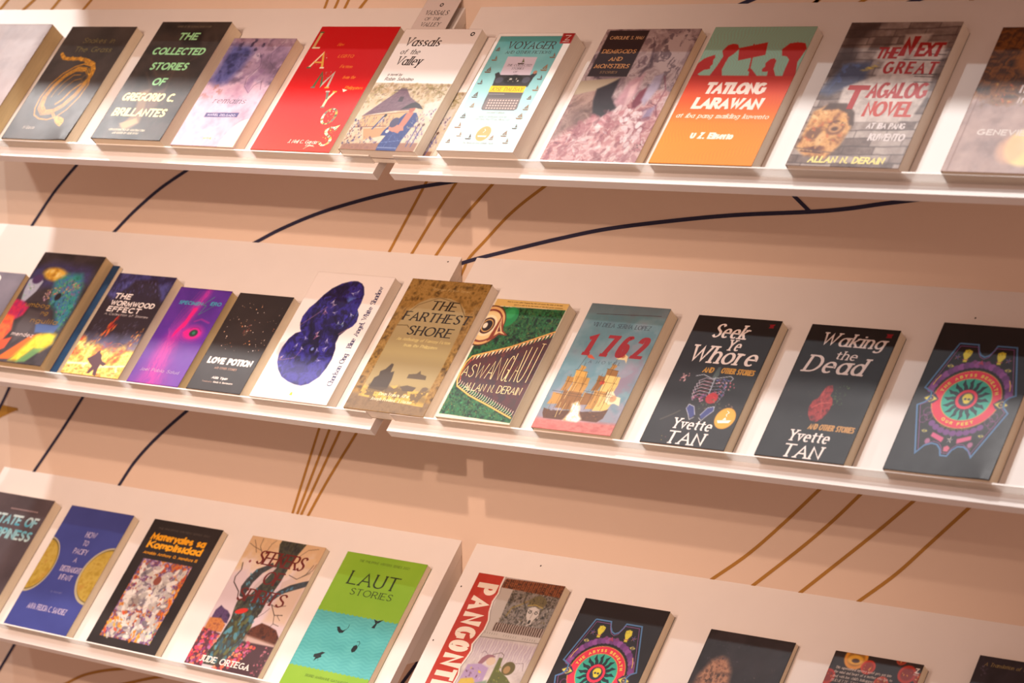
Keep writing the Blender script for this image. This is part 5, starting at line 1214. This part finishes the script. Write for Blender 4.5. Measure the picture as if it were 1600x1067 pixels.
def art_pangonti(w, h):
    c = Cv(w, h, '#b8aca4')
    c.ramp(c.n(14, 341), ['#a89c98', '#bcb0aa', '#c8beb8'])
    c.ramp(np.sin(c.P * 1.1 + 3 * c.n(12, 343)) * .5 + .5, ['#b8acb0', '#a08a9a', '#c4bab8'], np.clip((c.Q - 42) / 2, 0, 1) * np.clip((62 - c.Q) / 12, 0, 1) * .8)
    fr = [(45.2, 8), (95, 8), (98, 31), (47, 31)]
    c.poly([(32, 6), (46, 8), (47, 32), (44, 38), (36, 38), (35, 34)], '#b0a69c', 2); c.ramp(fbm(c.X / 5, c.Y / 5, 345, 4), ['#3c3630', '#6a6258', '#8a8078', '#4a443c', '#544a3c'], c.pm([(46, 8), (100, 7), (100, 31.5), (47, 31.5)], 1.2))
    c.dabs(150, 346, fr, .5, 1.6, ['#2c2824', '#8a8278', '#a89e94', '#6a5c3c', '#4a443e'], 2.2, 50, .8, 90)
    c.ramp(fbm(c.X / 4, c.Y / 3, 347, 3), ['#4a2a1c', '#7a4426', '#945430', '#6a3820', '#3c241a'], c.pm([(33, 1.0), (100, 0), (100, 8.4), (32, 7.6)], 1)); c.mix((np.sin(c.X * 1.7) > .4) * c.pm([(33, 1.0), (100, 0), (100, 8.4), (32, 7.6)], 1) * .45, '#2c1a14')
    c.line([(52, 26), (54, 20), (62, 17), (68, 14)], 2.2, '#8a7438', 1.2, .8); c.line([(50, 17), (60, 10), (68, 9)], 1, '#5a5044', 1, .8)
    for s_ in (-1, 1):
        c.line([(78 + s_ * 9, 18.4), (78 + s_ * 14, 15), (78 + s_ * 14.4, 10)], 2.2, '#4a4438', 1)
    c.poly([(70, 17.4), (69, 13), (73, 10.6), (79, 8.6), (86, 10.6), (89, 13), (87, 17.4), (79, 16.4)], '#6a6044', 1); c.line([(70, 17), (78, 15.6), (87, 17)], 1.5, '#a8924c', 1)
    c.dabs(24, 348, [(71, 16), (72, 11), (86, 11), (87, 16)], .5, 1.1, ['#2c2820', '#8a7c48', '#3c362c'], 1.8, 90, .9, 40)
    c.poly([(72, 18.6), (78, 16.8), (85, 18.6), (86, 22), (83, 26), (82.4, 29), (79, 30), (76.4, 27), (73, 23.6)], '#c0b6ac', 1); c.dabs(30, 349, [(66, 24), (92, 24), (94, 31), (64, 31)], .6, 1.4, ['#a89e96', '#8a8078', '#c4bab0', '#5c544c'], 1.6, 90, .85, 60)
    for x in (75.6, 82.4):
        c.ell(x, 21, 1.9, 1.0, '#3a342e', .8); c.ell(x, 21, .8, .5, '#d0c8bc', .6)
    c.line([(79, 21), (78.6, 25)], .7, '#5a5048'); c.ell(79.4, 27.6, 1.5, 1.5, '#3a342e', .8); c.line([(73, 19.4), (77.4, 20)], .6, '#3a342e'); c.line([(81, 20), (85, 19)], .6, '#3a342e')
    c.ramp(np.sin(c.X * 1.5 + 2 * c.n(8, 350)) * .5 + .5, ['#3c2a22', '#6a4a38', '#b0a498'], c.pm([(44, 31.4), (100, 30.6), (100, 36.6), (44, 37.4)], 1))
    c.poly([(34, 38), (100, 36.6), (100, 40.6), (34, 42.4)], '#b8aea4', 1); c.line([(34, 42.6), (100, 40.6)], .8, '#5a5048')
    for k in range(22):
        if k % 8 < 6:
            c.vline([(38 + k * 2.7, 38.4), (38 + k * 2.7, 40)], .5, '#4a423a')
    c.poly([(46, 60), (48, 56), (52, 53.4), (58, 53), (62, 54), (54, 57), (50, 61)], '#8a6068', 1); c.ell(59, 57.4, 5, 2.8, '#c0a890', 1); c.line([(45, 53), (48, 51.4), (52, 53)], .6, '#6a5860'); c.line([(58, 52.8), (66, 50.6), (70, 52), (70, 55)], 1, '#6a5a54')
    c.poly([(36, 62), (50, 60), (60, 62), (60, 72), (50, 78), (34, 76)], '#a088a8', 2); c.dabs(40, 351, [(36, 64), (58, 62), (58, 76), (36, 76)], .6, 1.6, ['#8a6a94', '#b8a0b8', '#6a4a5c', '#c8b040', '#7a5a70'], 2, 60, .85, 60); c.poly([(36, 72), (48, 70), (54, 74), (50, 78), (34, 78)], '#c0a438', 2, .9)
    c.poly([(66, 54), (70, 54), (72, 62), (84, 66), (96, 72), (94, 80), (64, 80), (66, 68)], '#5c6034', 1.5); c.dabs(26, 352, [(68, 58), (84, 66), (92, 78), (66, 78)], .6, 1.5, ['#3c4024', '#8a8a40', '#a89a38', '#4a4a2c'], 2, 60, .85, 50)
    c.ell(81, 60, 7, 4.6, '#5c5230', 1.2); c.ell(80, 61, 3.6, 2.6, '#9a7a50', 1); c.line([(86, 56), (94, 55), (97, 60)], .6, '#6a5a58')
    c.poly([(50, 74), (64, 70), (70, 80), (48, 80)], '#6a8468', 3, .8)
    # red strip with the torn edge
    te = [(30.2, 0), (30.2, 7.4), (31.6, 12), (29.6, 18), (31.4, 25.2), (35, 31), (35.4, 37.5), (32.4, 44), (30, 48.5), (32.4, 53), (31.4, 57.1), (28.4, 64.6), (31, 70), (30.4, 75.3), (32, 86), (29, 100)]
    c.line([(x + 1.6, y) for x, y in te], 1.2, '#4a403a', 1.2, .8); c.poly([(0, 0)] + [(x + 1.4, y) for x, y in te] + [(0, 100)], '#ddd2c6', 1); rd = [(0, 0)] + [(x - .4, y) for x, y in te] + [(0, 100)]
    c.ramp(c.n(12, 353), ['#a83020', '#b4382a'], c.pm(rd, .8))
    for i, (ch, y0, y1) in enumerate((('P', 6.4, 14.6), ('A', 16, 25.8), ('N', 27.4, 36.4), ('G', 37.6, 46.4), ('O', 47.2, 55.2), ('N', 56.8, 66), ('T', 67.2, 75), ('I', 76.4, 79.4), ('N', 81, 90))):
        n0 = len(c.polys); c.vtext(ch, 5.6, y0, y1, 23, 'bold', '#e0d0bc', True)
    c.dabs(1, 3, [(0, 0), (1, 0), (1, 1)], .1, .2, ['#a83020']); return c


def art_dark(w, h):
    c = Cv(w, h, '#282123'); c.ramp(c.n(24, 361), ['#1f191b', '#2c2527', '#332b2e'])
    c.ramp(fbm(c.X / 7, c.Y / 7, 363, 5), ['#4a3834', '#8a6450', '#b88a6c', '#a07258', '#5c4640'], c.pm([(16, 22), (26, 18), (34, 20), (42, 27), (46, 38), (44, 54), (38, 66), (20, 66), (8, 52), (8, 34)], 9)); c.blotch('#2c2220', 8, .6, 365, c.pm([(12, 30), (42, 30), (42, 62), (12, 62)], 6), .12, .7)
    c.poly([(4, 40), (14, 38), (12, 60), (2, 60)], '#6a4c40', 8, .6); c.dabs(40, 366, [(60, 26), (96, 18), (98, 60), (56, 60)], .3, .9, ['#5c4a44', '#8a7064', '#4a3c3a'], 2, 60, .8, 50); c.dabs(30, 367, [(10, 6), (50, 4), (50, 20), (10, 22)], .4, 1.2, ['#4a3c44', '#5a4c58'], 2, 30, .6, 50)
    return c


def art_orbs(w, h):
    c = Cv(w, h, '#2c1f1e'); c.ramp(c.n(40, 371), ['#241a1a', '#33241f'])
    for (x, y, r, cc) in ((25.5, 3, 13, '#d8902c'), (42, 8, 8, '#c83a20'), (2, 18.6, 8.6, '#b83020'), (62, 17.6, 8, '#c04020'), (75, -1, 6, '#b84024'), (86, 8.4, 10, '#b83420'), (100, 10, 6, '#b03828'), (36, 26, 9, '#c04824'), (92, 30, 10, '#b83420'), (8, 36, 10, '#c85828'), (60, 40, 12, '#d07a2c')):
        c.ell(x, y, r, r * c.w / c.h, cc, 1.5); c.ell(x, y, r * .72, r * .72 * c.w / c.h, hx(cc) * .72, 3); c.dabs(7, int(x * 3 + 9), [(x - r * .5, y - r * .3), (x + r * .5, y - r * .3), (x + r * .5, y + r * .3), (x - r * .5, y + r * .3)], .6, 1.3, ['#f0b040', '#f8d880', '#e07028', '#5a1a14'], 1.8, 60, .9, 60)
    c.ell(25.5, 4.4, 9, 3.4, '#e0a838', 2); c.ell(26, 5, 4.4, 1.5, '#4a2a14', 1)
    t = '#d8c4b4'
    for i, s_ in enumerate(('This supernatural mystery novel gets you into', 'the mind and heart of a mother who has to', "deal with her child's kidnappers.", 'BUDJETTE TAN, author')):
        c.text(s_, 7 + i * .2, (71, 73.5, 56, 52)[i], 12.2 + i * 3.1, 1.9, 'light', t, .15)
    c.vline([(93, 3.4), (97, 3.4), (93.6, 6.4), (98, 6.4)], 1.3, '#e0d0c4'); c.vline([(95.4, 3), (95.4, 7)], .8, '#e0d0c4'); c.text('PRESS', 92.6, 98.4, 8.4, 1.2, 'tiny', '#c8b0a4'); return c


def art_last(w, h):
    c = Cv(w, h, '#2c2528'); c.ramp(c.n(30, 381), ['#211b1f', '#302830', '#2a2226'])
    c.dabs(10, 382, [(4, 6), (12, 6), (12, 12), (4, 12)], .5, 1.4, ['#6a5a70', '#8a7a90'], 1.6, 30, .6, 60); c.text('A Translation of the Novel', 7, 62, 5.8, 2.2, 'light', '#a89058', .2); c.text('MGA', 46, 60, 9.6, 3, 'roman', '#a89048'); return c


def art_blue(w, h):
    c = Cv(w, h, '#1f3f62'); c.ramp(c.n(30, 391), ['#1a3858', '#264a70']); return c


def art_bookmark(w, h):
    c = Cv(w, h, '#d8ccc6'); k = '#2c2422'
    seal(c, 51, (.0037 + .0085) / h * 100, 2.4, k)
    f = lambda s_: (s_ + .0085) / h * 100
    c.text('VASSALS', 16, 85, f(.0236), f(.0092) - f(0), 'roman', k, .15); c.text('OF THE', 24, 71, f(.0342), f(.0062) - f(0), 'roman', k, .15); c.text('VALLEY', 21, 79, f(.046), f(.008) - f(0), 'roman', k, .15); return c



# ------------------------------------------------------------------ the wall with its painted lines
NAVY = [
    [(-0.8237, -0.2391), (-0.8506, -0.2614), (-0.9081, -0.3093), (-0.9671, -0.3697), (-0.9915, -0.3948)],
    [(-0.5544, -0.2446), (-0.5855, -0.2607), (-0.6489, -0.2935), (-0.7106, -0.3332), (-0.7602, -0.3704), (-0.7882, -0.3913)],
    [(0.0049, -0.2534), (-0.0296, -0.2592), (-0.1056, -0.2718), (-0.1901, -0.2899), (-0.2906, -0.3167), (-0.3734, -0.3458), (-0.4300, -0.3701), (-0.4621, -0.3839)],
    [(-0.0355, -0.3881), (-0.0018, -0.3787), (0.0329, -0.3690), (0.1057, -0.3508), (0.1827, -0.3322), (0.2690, -0.3139), (0.3804, -0.2972), (0.4876, -0.2841), (0.6061, -0.2743), (0.6660, -0.2673), (0.7148, -0.2592), (0.7580, -0.2527), (0.7926, -0.2475)],
    [(0.5554, -0.2333), (0.5829, -0.2551), (0.6061, -0.2735)],
    [(-0.8197, -0.6304), (-0.8428, -0.6567), (-0.9011, -0.7233), (-0.9691, -0.7967), (-0.9929, -0.8224)],
    [(-0.5622, -0.6372), (-0.5908, -0.6574), (-0.6366, -0.6896), (-0.6816, -0.7243), (-0.7209, -0.7600), (-0.7546, -0.7987), (-0.7775, -0.8251)],
    [(-1.0133, -0.6281), (-1.0331, -0.6569), (-1.0597, -0.6957), (-1.0795, -0.7246)],
    [(-1.0113, -1.0915), (-1.0331, -1.1189), (-1.0724, -1.1680), (-1.0942, -1.1954)],
    [(-0.0618, -0.9698), (-0.0842, -0.9968), (-0.1247, -1.0458), (-0.1471, -1.0727)],
    [(0.5402, 0.0206), (0.5072, 0.0089), (0.4938, 0.0041), (0.4608, -0.0076)],
    [(0.7972, 0.0173), (0.7635, 0.0076), (0.7551, 0.0052), (0.7215, -0.0045)],
]
GOLD = [
    [(-0.0528, -0.2318), (-0.0725, -0.2608), (-0.1462, -0.3693), (-0.1658, -0.3983)],
    [(0.0075, -0.2330), (-0.0146, -0.2601), (-0.0553, -0.3097), (-0.1004, -0.3693), (-0.1215, -0.3971)],
    [(0.0809, -0.2359), (0.0552, -0.2597), (0.0066, -0.3045), (-0.0288, -0.3413), (-0.0520, -0.3690), (-0.0745, -0.3958)],
    [(0.1820, -0.2397), (0.1526, -0.2587), (0.1124, -0.2846), (0.0810, -0.3083), (0.0426, -0.3428), (0.0119, -0.3706), (0.0008, -0.3891), (-0.0172, -0.4191)],
    [(-0.2802, -0.6246), (-0.2936, -0.6570), (-0.3521, -0.7992), (-0.3654, -0.8316)],
    [(-0.2558, -0.6244), (-0.2712, -0.6558), (-0.3410, -0.7979), (-0.3565, -0.8293)],
    [(-0.2316, -0.6265), (-0.2493, -0.6567), (-0.3324, -0.7983), (-0.3501, -0.8285)],
    [(-0.1931, -0.6283), (-0.2141, -0.6562), (-0.2747, -0.7367), (-0.3178, -0.7989), (-0.3377, -0.8277)],
    [(0.6550, -0.6265), (0.6296, -0.6506), (0.5742, -0.7032), (0.5174, -0.7534), (0.4581, -0.7967), (0.4298, -0.8174)],
    [(0.7200, -0.6249), (0.6949, -0.6493), (0.6508, -0.6921), (0.6007, -0.7360), (0.5262, -0.7965), (0.4990, -0.8186)],
    [(0.8009, -0.6269), (0.7747, -0.6501), (0.7256, -0.6935), (0.6769, -0.7346), (0.6035, -0.7958), (0.5766, -0.8182)],
    [(0.8826, -0.6250), (0.8574, -0.6493), (0.7988, -0.7059), (0.7516, -0.7509), (0.6959, -0.7952), (0.6685, -0.8170)],
    [(-0.9916, 0.0378), (-1.0195, 0.0167), (-1.0410, 0.0003), (-1.0689, -0.0208)],
    [(-0.9219, 0.0341), (-0.9521, 0.0163), (-0.9778, 0.0012), (-1.0079, -0.0165)],
    [(-0.8604, 0.0377), (-0.8879, 0.0160), (-0.9067, 0.0010), (-0.9342, -0.0207)],
    [(-0.7808, 0.0371), (-0.8084, 0.0156), (-0.8267, 0.0013), (-0.8542, -0.0202)],
    [(-0.2572, 0.0441), (-0.2729, 0.0129), (-0.2784, 0.0021), (-0.2941, -0.0291)],
    [(-0.2317, 0.0424), (-0.2502, 0.0128), (-0.2569, 0.0020), (-0.2755, -0.0276)],
    [(-0.2097, 0.0419), (-0.2290, 0.0127), (-0.2361, 0.0020), (-0.2553, -0.0272)],
    [(-0.1672, 0.0364), (-0.1927, 0.0125), (-0.2040, 0.0019), (-0.2295, -0.0221)],
    [(0.6438, 0.0263), (0.6137, 0.0084), (0.6081, 0.0050), (0.5780, -0.0129)],
    [(0.7189, 0.0257), (0.6878, 0.0097), (0.6782, 0.0047), (0.6471, -0.0113)],
    [(0.8705, 0.0322), (0.8445, 0.0088), (0.8409, 0.0056), (0.8149, -0.0178)],
    [(-0.9258, -1.1804), (-0.8944, -1.1650), (-0.8528, -1.1447), (-0.8038, -1.1290), (-0.7587, -1.1185), (-0.7247, -1.1105)],
    [(-0.7656, -1.1478), (-0.7321, -1.1377), (-0.6692, -1.1187), (-0.5998, -1.1054), (-0.5654, -1.0988)],
    [(-1.0946, -0.6909), (-1.0596, -0.6923), (-1.0120, -0.6941)],
]
STAR = [(-1.0940, -0.6932), (-1.0459, -0.6899), (-1.0120, -0.6941), (-1.0395, -0.7052), (-1.0950, -0.7276)]

def smooth(pts, n=8):
    p = np.array(pts, float)
    if len(p) < 3:
        return p
    q = np.vstack([2 * p[0] - p[1], p, 2 * p[-1] - p[-2]]); r = []
    for i in range(1, len(q) - 2):
        a, b, c, d = q[i - 1:i + 3]
        for u in np.linspace(0, 1, n + 1)[:-1]:
            r.append(.5 * (2 * b + (c - a) * u + (2 * a - 5 * b + 4 * c - d) * u * u + (3 * b - a - 3 * c + d) * u ** 3))
    r.append(q[-2]); return np.array(r)


wv, wf = box_data(-3.2, 3.0, 0.0, 0.08, -1.95, 1.75)
wc = [lin(hx('#e8d0ba'))] * 8
for k, (lines, col, wdt) in enumerate(((GOLD, '#b07e34', .0048), (NAVY, '#2c2a44', .0056))):
    for j, ln in enumerate(lines):
        for q in strip(smooth(ln), lambda t: wdt):
            n0 = len(wv); yy = -.0003 - .0002 * k - .00001 * (j % 8)
            wv += [(p[0], yy, p[1]) for p in q]; wf.append((n0, n0 + 1, n0 + 2, n0 + 3)); wc += [lin(hx(col))] * 4
n0 = len(wv); wv += [(p[0], -.0004, p[1]) for p in STAR]; wf.append(tuple(range(n0, n0 + len(STAR)))); wc += [lin(hx('#b8842f'))] * len(STAR)
wall = link('wall_back', mesh_from('wall_back', wv, wf, cols=np.array(wc)), M_WALL)
wall['kind'] = 'structure'; wall['label'] = 'peach wall with navy and gold painted curves'


# ------------------------------------------------------------------ the display shelves
def shelf(row, right, label, length=1.05, over=0.0):
    mw = unit_matrix(row, right)
    t = thing('display_shelf', label, 'shelf', mw, 'sloping display shelves')
    x0, x1 = (0.0, length) if right else (over - length, over)
    v, f = box_data(x0, x1, -BOARD, 0.0, -BT, 0.0)
    # the board's top is cut flush against the wall
    v = [(x, y - (BT / math.tan(math.pi / 2 - PHI) if (y > -.01 and z < -.001) else 0), z) for x, y, z in v]
    mats = [0] * 6
    dots = {(2, True): ((.0395 - GAP, -.0748), (.0369 - GAP, -.169), (.1624 - GAP, -.0207)), (1, False): ((-.0215, -.0102),), (1, True): ((.878 - GAP, -.0448),)}.get((row - 1, right), ())
    for dx, dy in dots:
        n0 = len(v); v += [(dx + .0014 * math.cos(a), dy + .0014 * math.sin(a), .00015) for a in np.linspace(0, 2 * math.pi, 11)[:-1]]
        f.append(tuple(range(n0, n0 + 10))); mats.append(1)
    b = link('backboard', mesh_from('backboard', v, f, mats), [M_WHITE, M_DARK], t)
    # bracket between board and wall
    inv = mw.inverted()
    z0, zb = -.024, -.168
    R = mw.to_3x3(); org = mw.translation
    def loc(x, y, z):
        return tuple((unit_matrix(row, False).inverted() @ Vector((x + XOFF[row], y, z + ROWZ[row]))))
    ye = -(-zb - BT * SP) * SP / CP + BT * CP - .0004
    for xa, xb in ((x0 + .0004, x0 + .018), (x1 - .018, x1 - .0004)):
        prof = [(-.0004, z0), (ye, zb), (-.0004, zb)]
        vv = [loc(xa, y, z) for y, z in prof] + [loc(xb, y, z) for y, z in prof]
        link('bracket', mesh_from('bracket', vv, [(0, 1, 2), (3, 5, 4), (0, 3, 4, 1), (1, 4, 5, 2), (2, 5, 3, 0)]), M_SIDE, t)
    e = .0072
    xa, xb = x0 + (e if right else .0), x1 - (0 if right else e)
    vv, ff = box_data(xa, xb, -LEDGE - .0022, -LEDGE, -.008, .0172)
    mi = [0] * 6; mi[1] = 1
    link('acrylic_lip', mesh_from('acrylic_lip', vv, ff, mi), [M_ACR, M_EDGE], t)['label'] = 'clear acrylic lip'
    return t


shelf(1, False, 'white sloping shelf at the top left, with the red cover book')
shelf(1, True, 'white sloping shelf at the top right, with the orange cover book')
shelf(2, False, 'white sloping shelf at the middle left, with the purple cover book')
shelf(2, True, 'white sloping shelf at the middle right, with the green scaly cover book')
shelf(3, False, 'white sloping shelf at the bottom left, with the bright green cover book')
shelf(3, True, 'white sloping shelf at the bottom right, with the red torn strip cover book')
shelf(0, False, 'long white sloping shelf above the top row of books', 2.2, 1.15)  # unseen; one piece without a gap, so no light patch falls below


# ------------------------------------------------------------------ the books
def book(row, right, x0, w, h, th, art, label, name='paperback_book', pages=None, z0=0.0, curl=None, group=None, cat='book', back='#8a8480', s0=None):
    yb = -LEDGE if s0 is None else s0
    xo = x0 - GAP if right else x0
    mw = unit_matrix(row, right) @ Matrix.Translation((xo, yb, z0 + .0002))
    t = thing(name, label, cat, mw, group)
    cv = art(w, h)
    link('front_cover', cv.mesh('front_cover', th, curl), M_COVER, t)
    edge = np.clip(cv.c[:, 0].mean(0), 0, 1)
    e = .0005
    box('page_block', (e + .001, w - e, e, h - e, .0004, th - .00045), pages or M_PAGE, t)
    for nm, b in (('spine', (0, .0008, .0001, h - .0001, .0003, th - .0004)), ('back_cover', (0.0, w, 0, h, 0, .0004))):
        v, f = box_data(*b)
        link(nm, mesh_from(nm, v, f, cols=np.repeat(lin(edge if nm == 'spine' else hx(back) * .5 + edge * .5)[None], 8, 0)), M_COVER, t)
    return t


R1, R2, R3 = 'books on the top row', 'books on the middle row', 'books on the bottom row'
BR = (100, 100, 34, .0035)
book(1, 0, -.9934, .155, .2348, .030, art_pink, 'thick dusty pink paperback at the far left of the top row', group=R1, pages=M_PAGEP)
book(1, 0, -.8018, .1544, .2389, .0195, art_snake, 'dark grey paperback with a coiled golden snake', group=R1, curl=[(92, 100, 40, .004)])
book(1, 0, -.5810, .1549, .2406, .0294, art_collected, 'thick black paperback with stacked green and yellow capitals', group=R1)
book(1, 0, -.4098, .1332, .2143, .0212, art_remains, 'lilac watercolour paperback with a small purple name bar', group=R1, curl=[(100, 100, 40, -.0035)])
book(1, 0, -.2425, .1584, .2411, .0183, art_lamyos, 'red paperback with ornate letters running down diagonally', group=R1)
book(1, 0, -.0448, .1453, .2282, .0100, lambda w, h: art_vassals(w, h, False), 'white paperback mostly hidden behind the village scene paperback, showing its right edge', group=R1, pages=M_PAGEW)
book(1, 0, -.0598, .1453, .2282, .0172, art_vassals, 'white paperback with a woman in a blue dress before a village hut', group=R1, pages=M_PAGEW, z0=.0108)
book(1, 1, .1258, .1365, .2150, .0312, art_voyager, 'thick pale blue paperback with a typewriter and many small boats', group=R1, pages=M_PAGEW)
book(1, 1, .2990, .1592, .2351, .0156, art_demigods, 'pink and grey painted paperback with a dark title box', group=R1)
book(1, 1, .4818, .1611, .2353, .0183, art_tatlong, 'orange and mint paperback with red raised fists', group=R1, pages=M_PAGEW)
book(1, 1, .6956, .1629, .2378, .0223, art_next, 'stone wall paperback with red painted letters and a bearded face', group=R1, pages=M_PAGEW)
book(1, 1, .9156, .1550, .2300, .0200, art_brown, 'brown paperback with a pale glow at the far right of the top row', group=R1)

book(2, 0, -1.0200, .1400, .1820, .0180, art_grey, 'grey paperback with white letters at the far left of the middle row', group=R2, pages=M_PAGEP)
book(2, 0, -.8345, .1497, .2205, .0085, art_blue, 'dark blue book tucked behind the colourful parrot cover', group=R2)
book(2, 0, -.8505, .1497, .2215, .0215, art_parrot, 'black book with a rainbow coloured parrot', group=R2, z0=.0090, pages=M_PAGEP)
book(2, 0, -.6608, .1329, .1995, .0204, art_wormwood, 'dark and fiery paperback with a running silhouette', group=R2)
book(2, 0, -.5102, .1143, .1848, .0179, art_specimen, 'purple paperback with a magenta face and one eye', group=R2, pages=M_PAGEP)
book(2, 0, -.3770, .1154, .1832, .0189, art_potion, 'small dark brown paperback sprinkled with tiny specks', group=R2)
book(2, 0, -.2417, .1573, .2348, .0193, art_angel, 'white paperback with a dark blue glossy blob and sideways title', group=R2, pages=M_PAGEW)
book(2, 0, -.0505, .1528, .2360, .0195, art_shore, 'brown paperback with a stone arch over a rocky sea', group=R2, pages=M_PAGEW)
book(2, 1, .1251, .1339, .2084, .0218, art_croc, 'green scaly paperback with a big eye and open toothed jaws', group=R2)
book(2, 1, .2976, .1350, .2125, .0228, art_ships, 'grey blue paperback with two sailing ships and a red number', group=R2)
book(2, 1, .4784, .1347, .2095, .0184, art_bones, 'black paperback with ribs, a pelvis and a round orange seal', group=R2)
book(2, 1, .6597, .1339, .2090, .0183, art_heart, 'black paperback with a red anatomical heart', group=R2)
book(2, 1, .8503, .1484, .2260, .0197, art_abyss, 'black paperback with a teal sun in a pink ring, on the middle row', group=R2, curl=[(92, 100, 46, .003)])

book(3, 0, -1.0102, .1540, .2350, .0200, art_state, 'dark grey paperback with cyan capitals at the far left of the bottom row', group=R3)
book(3, 0, -.8172, .1527, .2352, .0155, art_eggs, 'blue paperback with two yellow custard bowls', group=R3)
book(3, 0, -.6179, .1589, .2372, .0137, art_materyales, 'black paperback with a jumbled picture and yellow title', group=R3)
book(3, 0, -.3965, .1591, .2386, .0105, art_tree, 'paperback with a gnarled tree above red flowers', group=R3)
book(3, 0, -.1906, .1625, .2385, .0122, art_laut, 'bright green paperback with a turquoise band and black fish', group=R3)
book(3, 1, .0738, .1614, .2390, .0160, art_pangonti, 'paperback with a red torn strip and a crowned animal portrait', group=R3)
book(3, 1, .2780, .1485, .2260, .0160, art_abyss, 'black paperback with a teal sun in a pink ring, on the bottom row', group=R3)
book(3, 1, .4982, .1378, .2130, .0100, art_dark, 'near black paperback with a dim brown smoky shape', group=R3)
book(3, 1, .7029, .1333, .2090, .0160, art_orbs, 'dark paperback with glowing orange and red orbs', group=R3)
book(3, 1, .9051, .1550, .2380, .0120, art_last, 'dark violet paperback at the far right of the bottom row', group=R3)

# bookmark standing up behind the village scene paperback
bh = .1500
mw = unit_matrix(1, False) @ Matrix.Translation((-.0710, .0085 - bh, .0103))
bm = link('bookmark', art_bookmark(.0665, bh).mesh('bookmark', .0004, None, .0004), M_CARD)
bm.matrix_world = mw
bm['label'] = 'grey card bookmark sticking up behind the village scene paperback'; bm['category'] = 'bookmark'
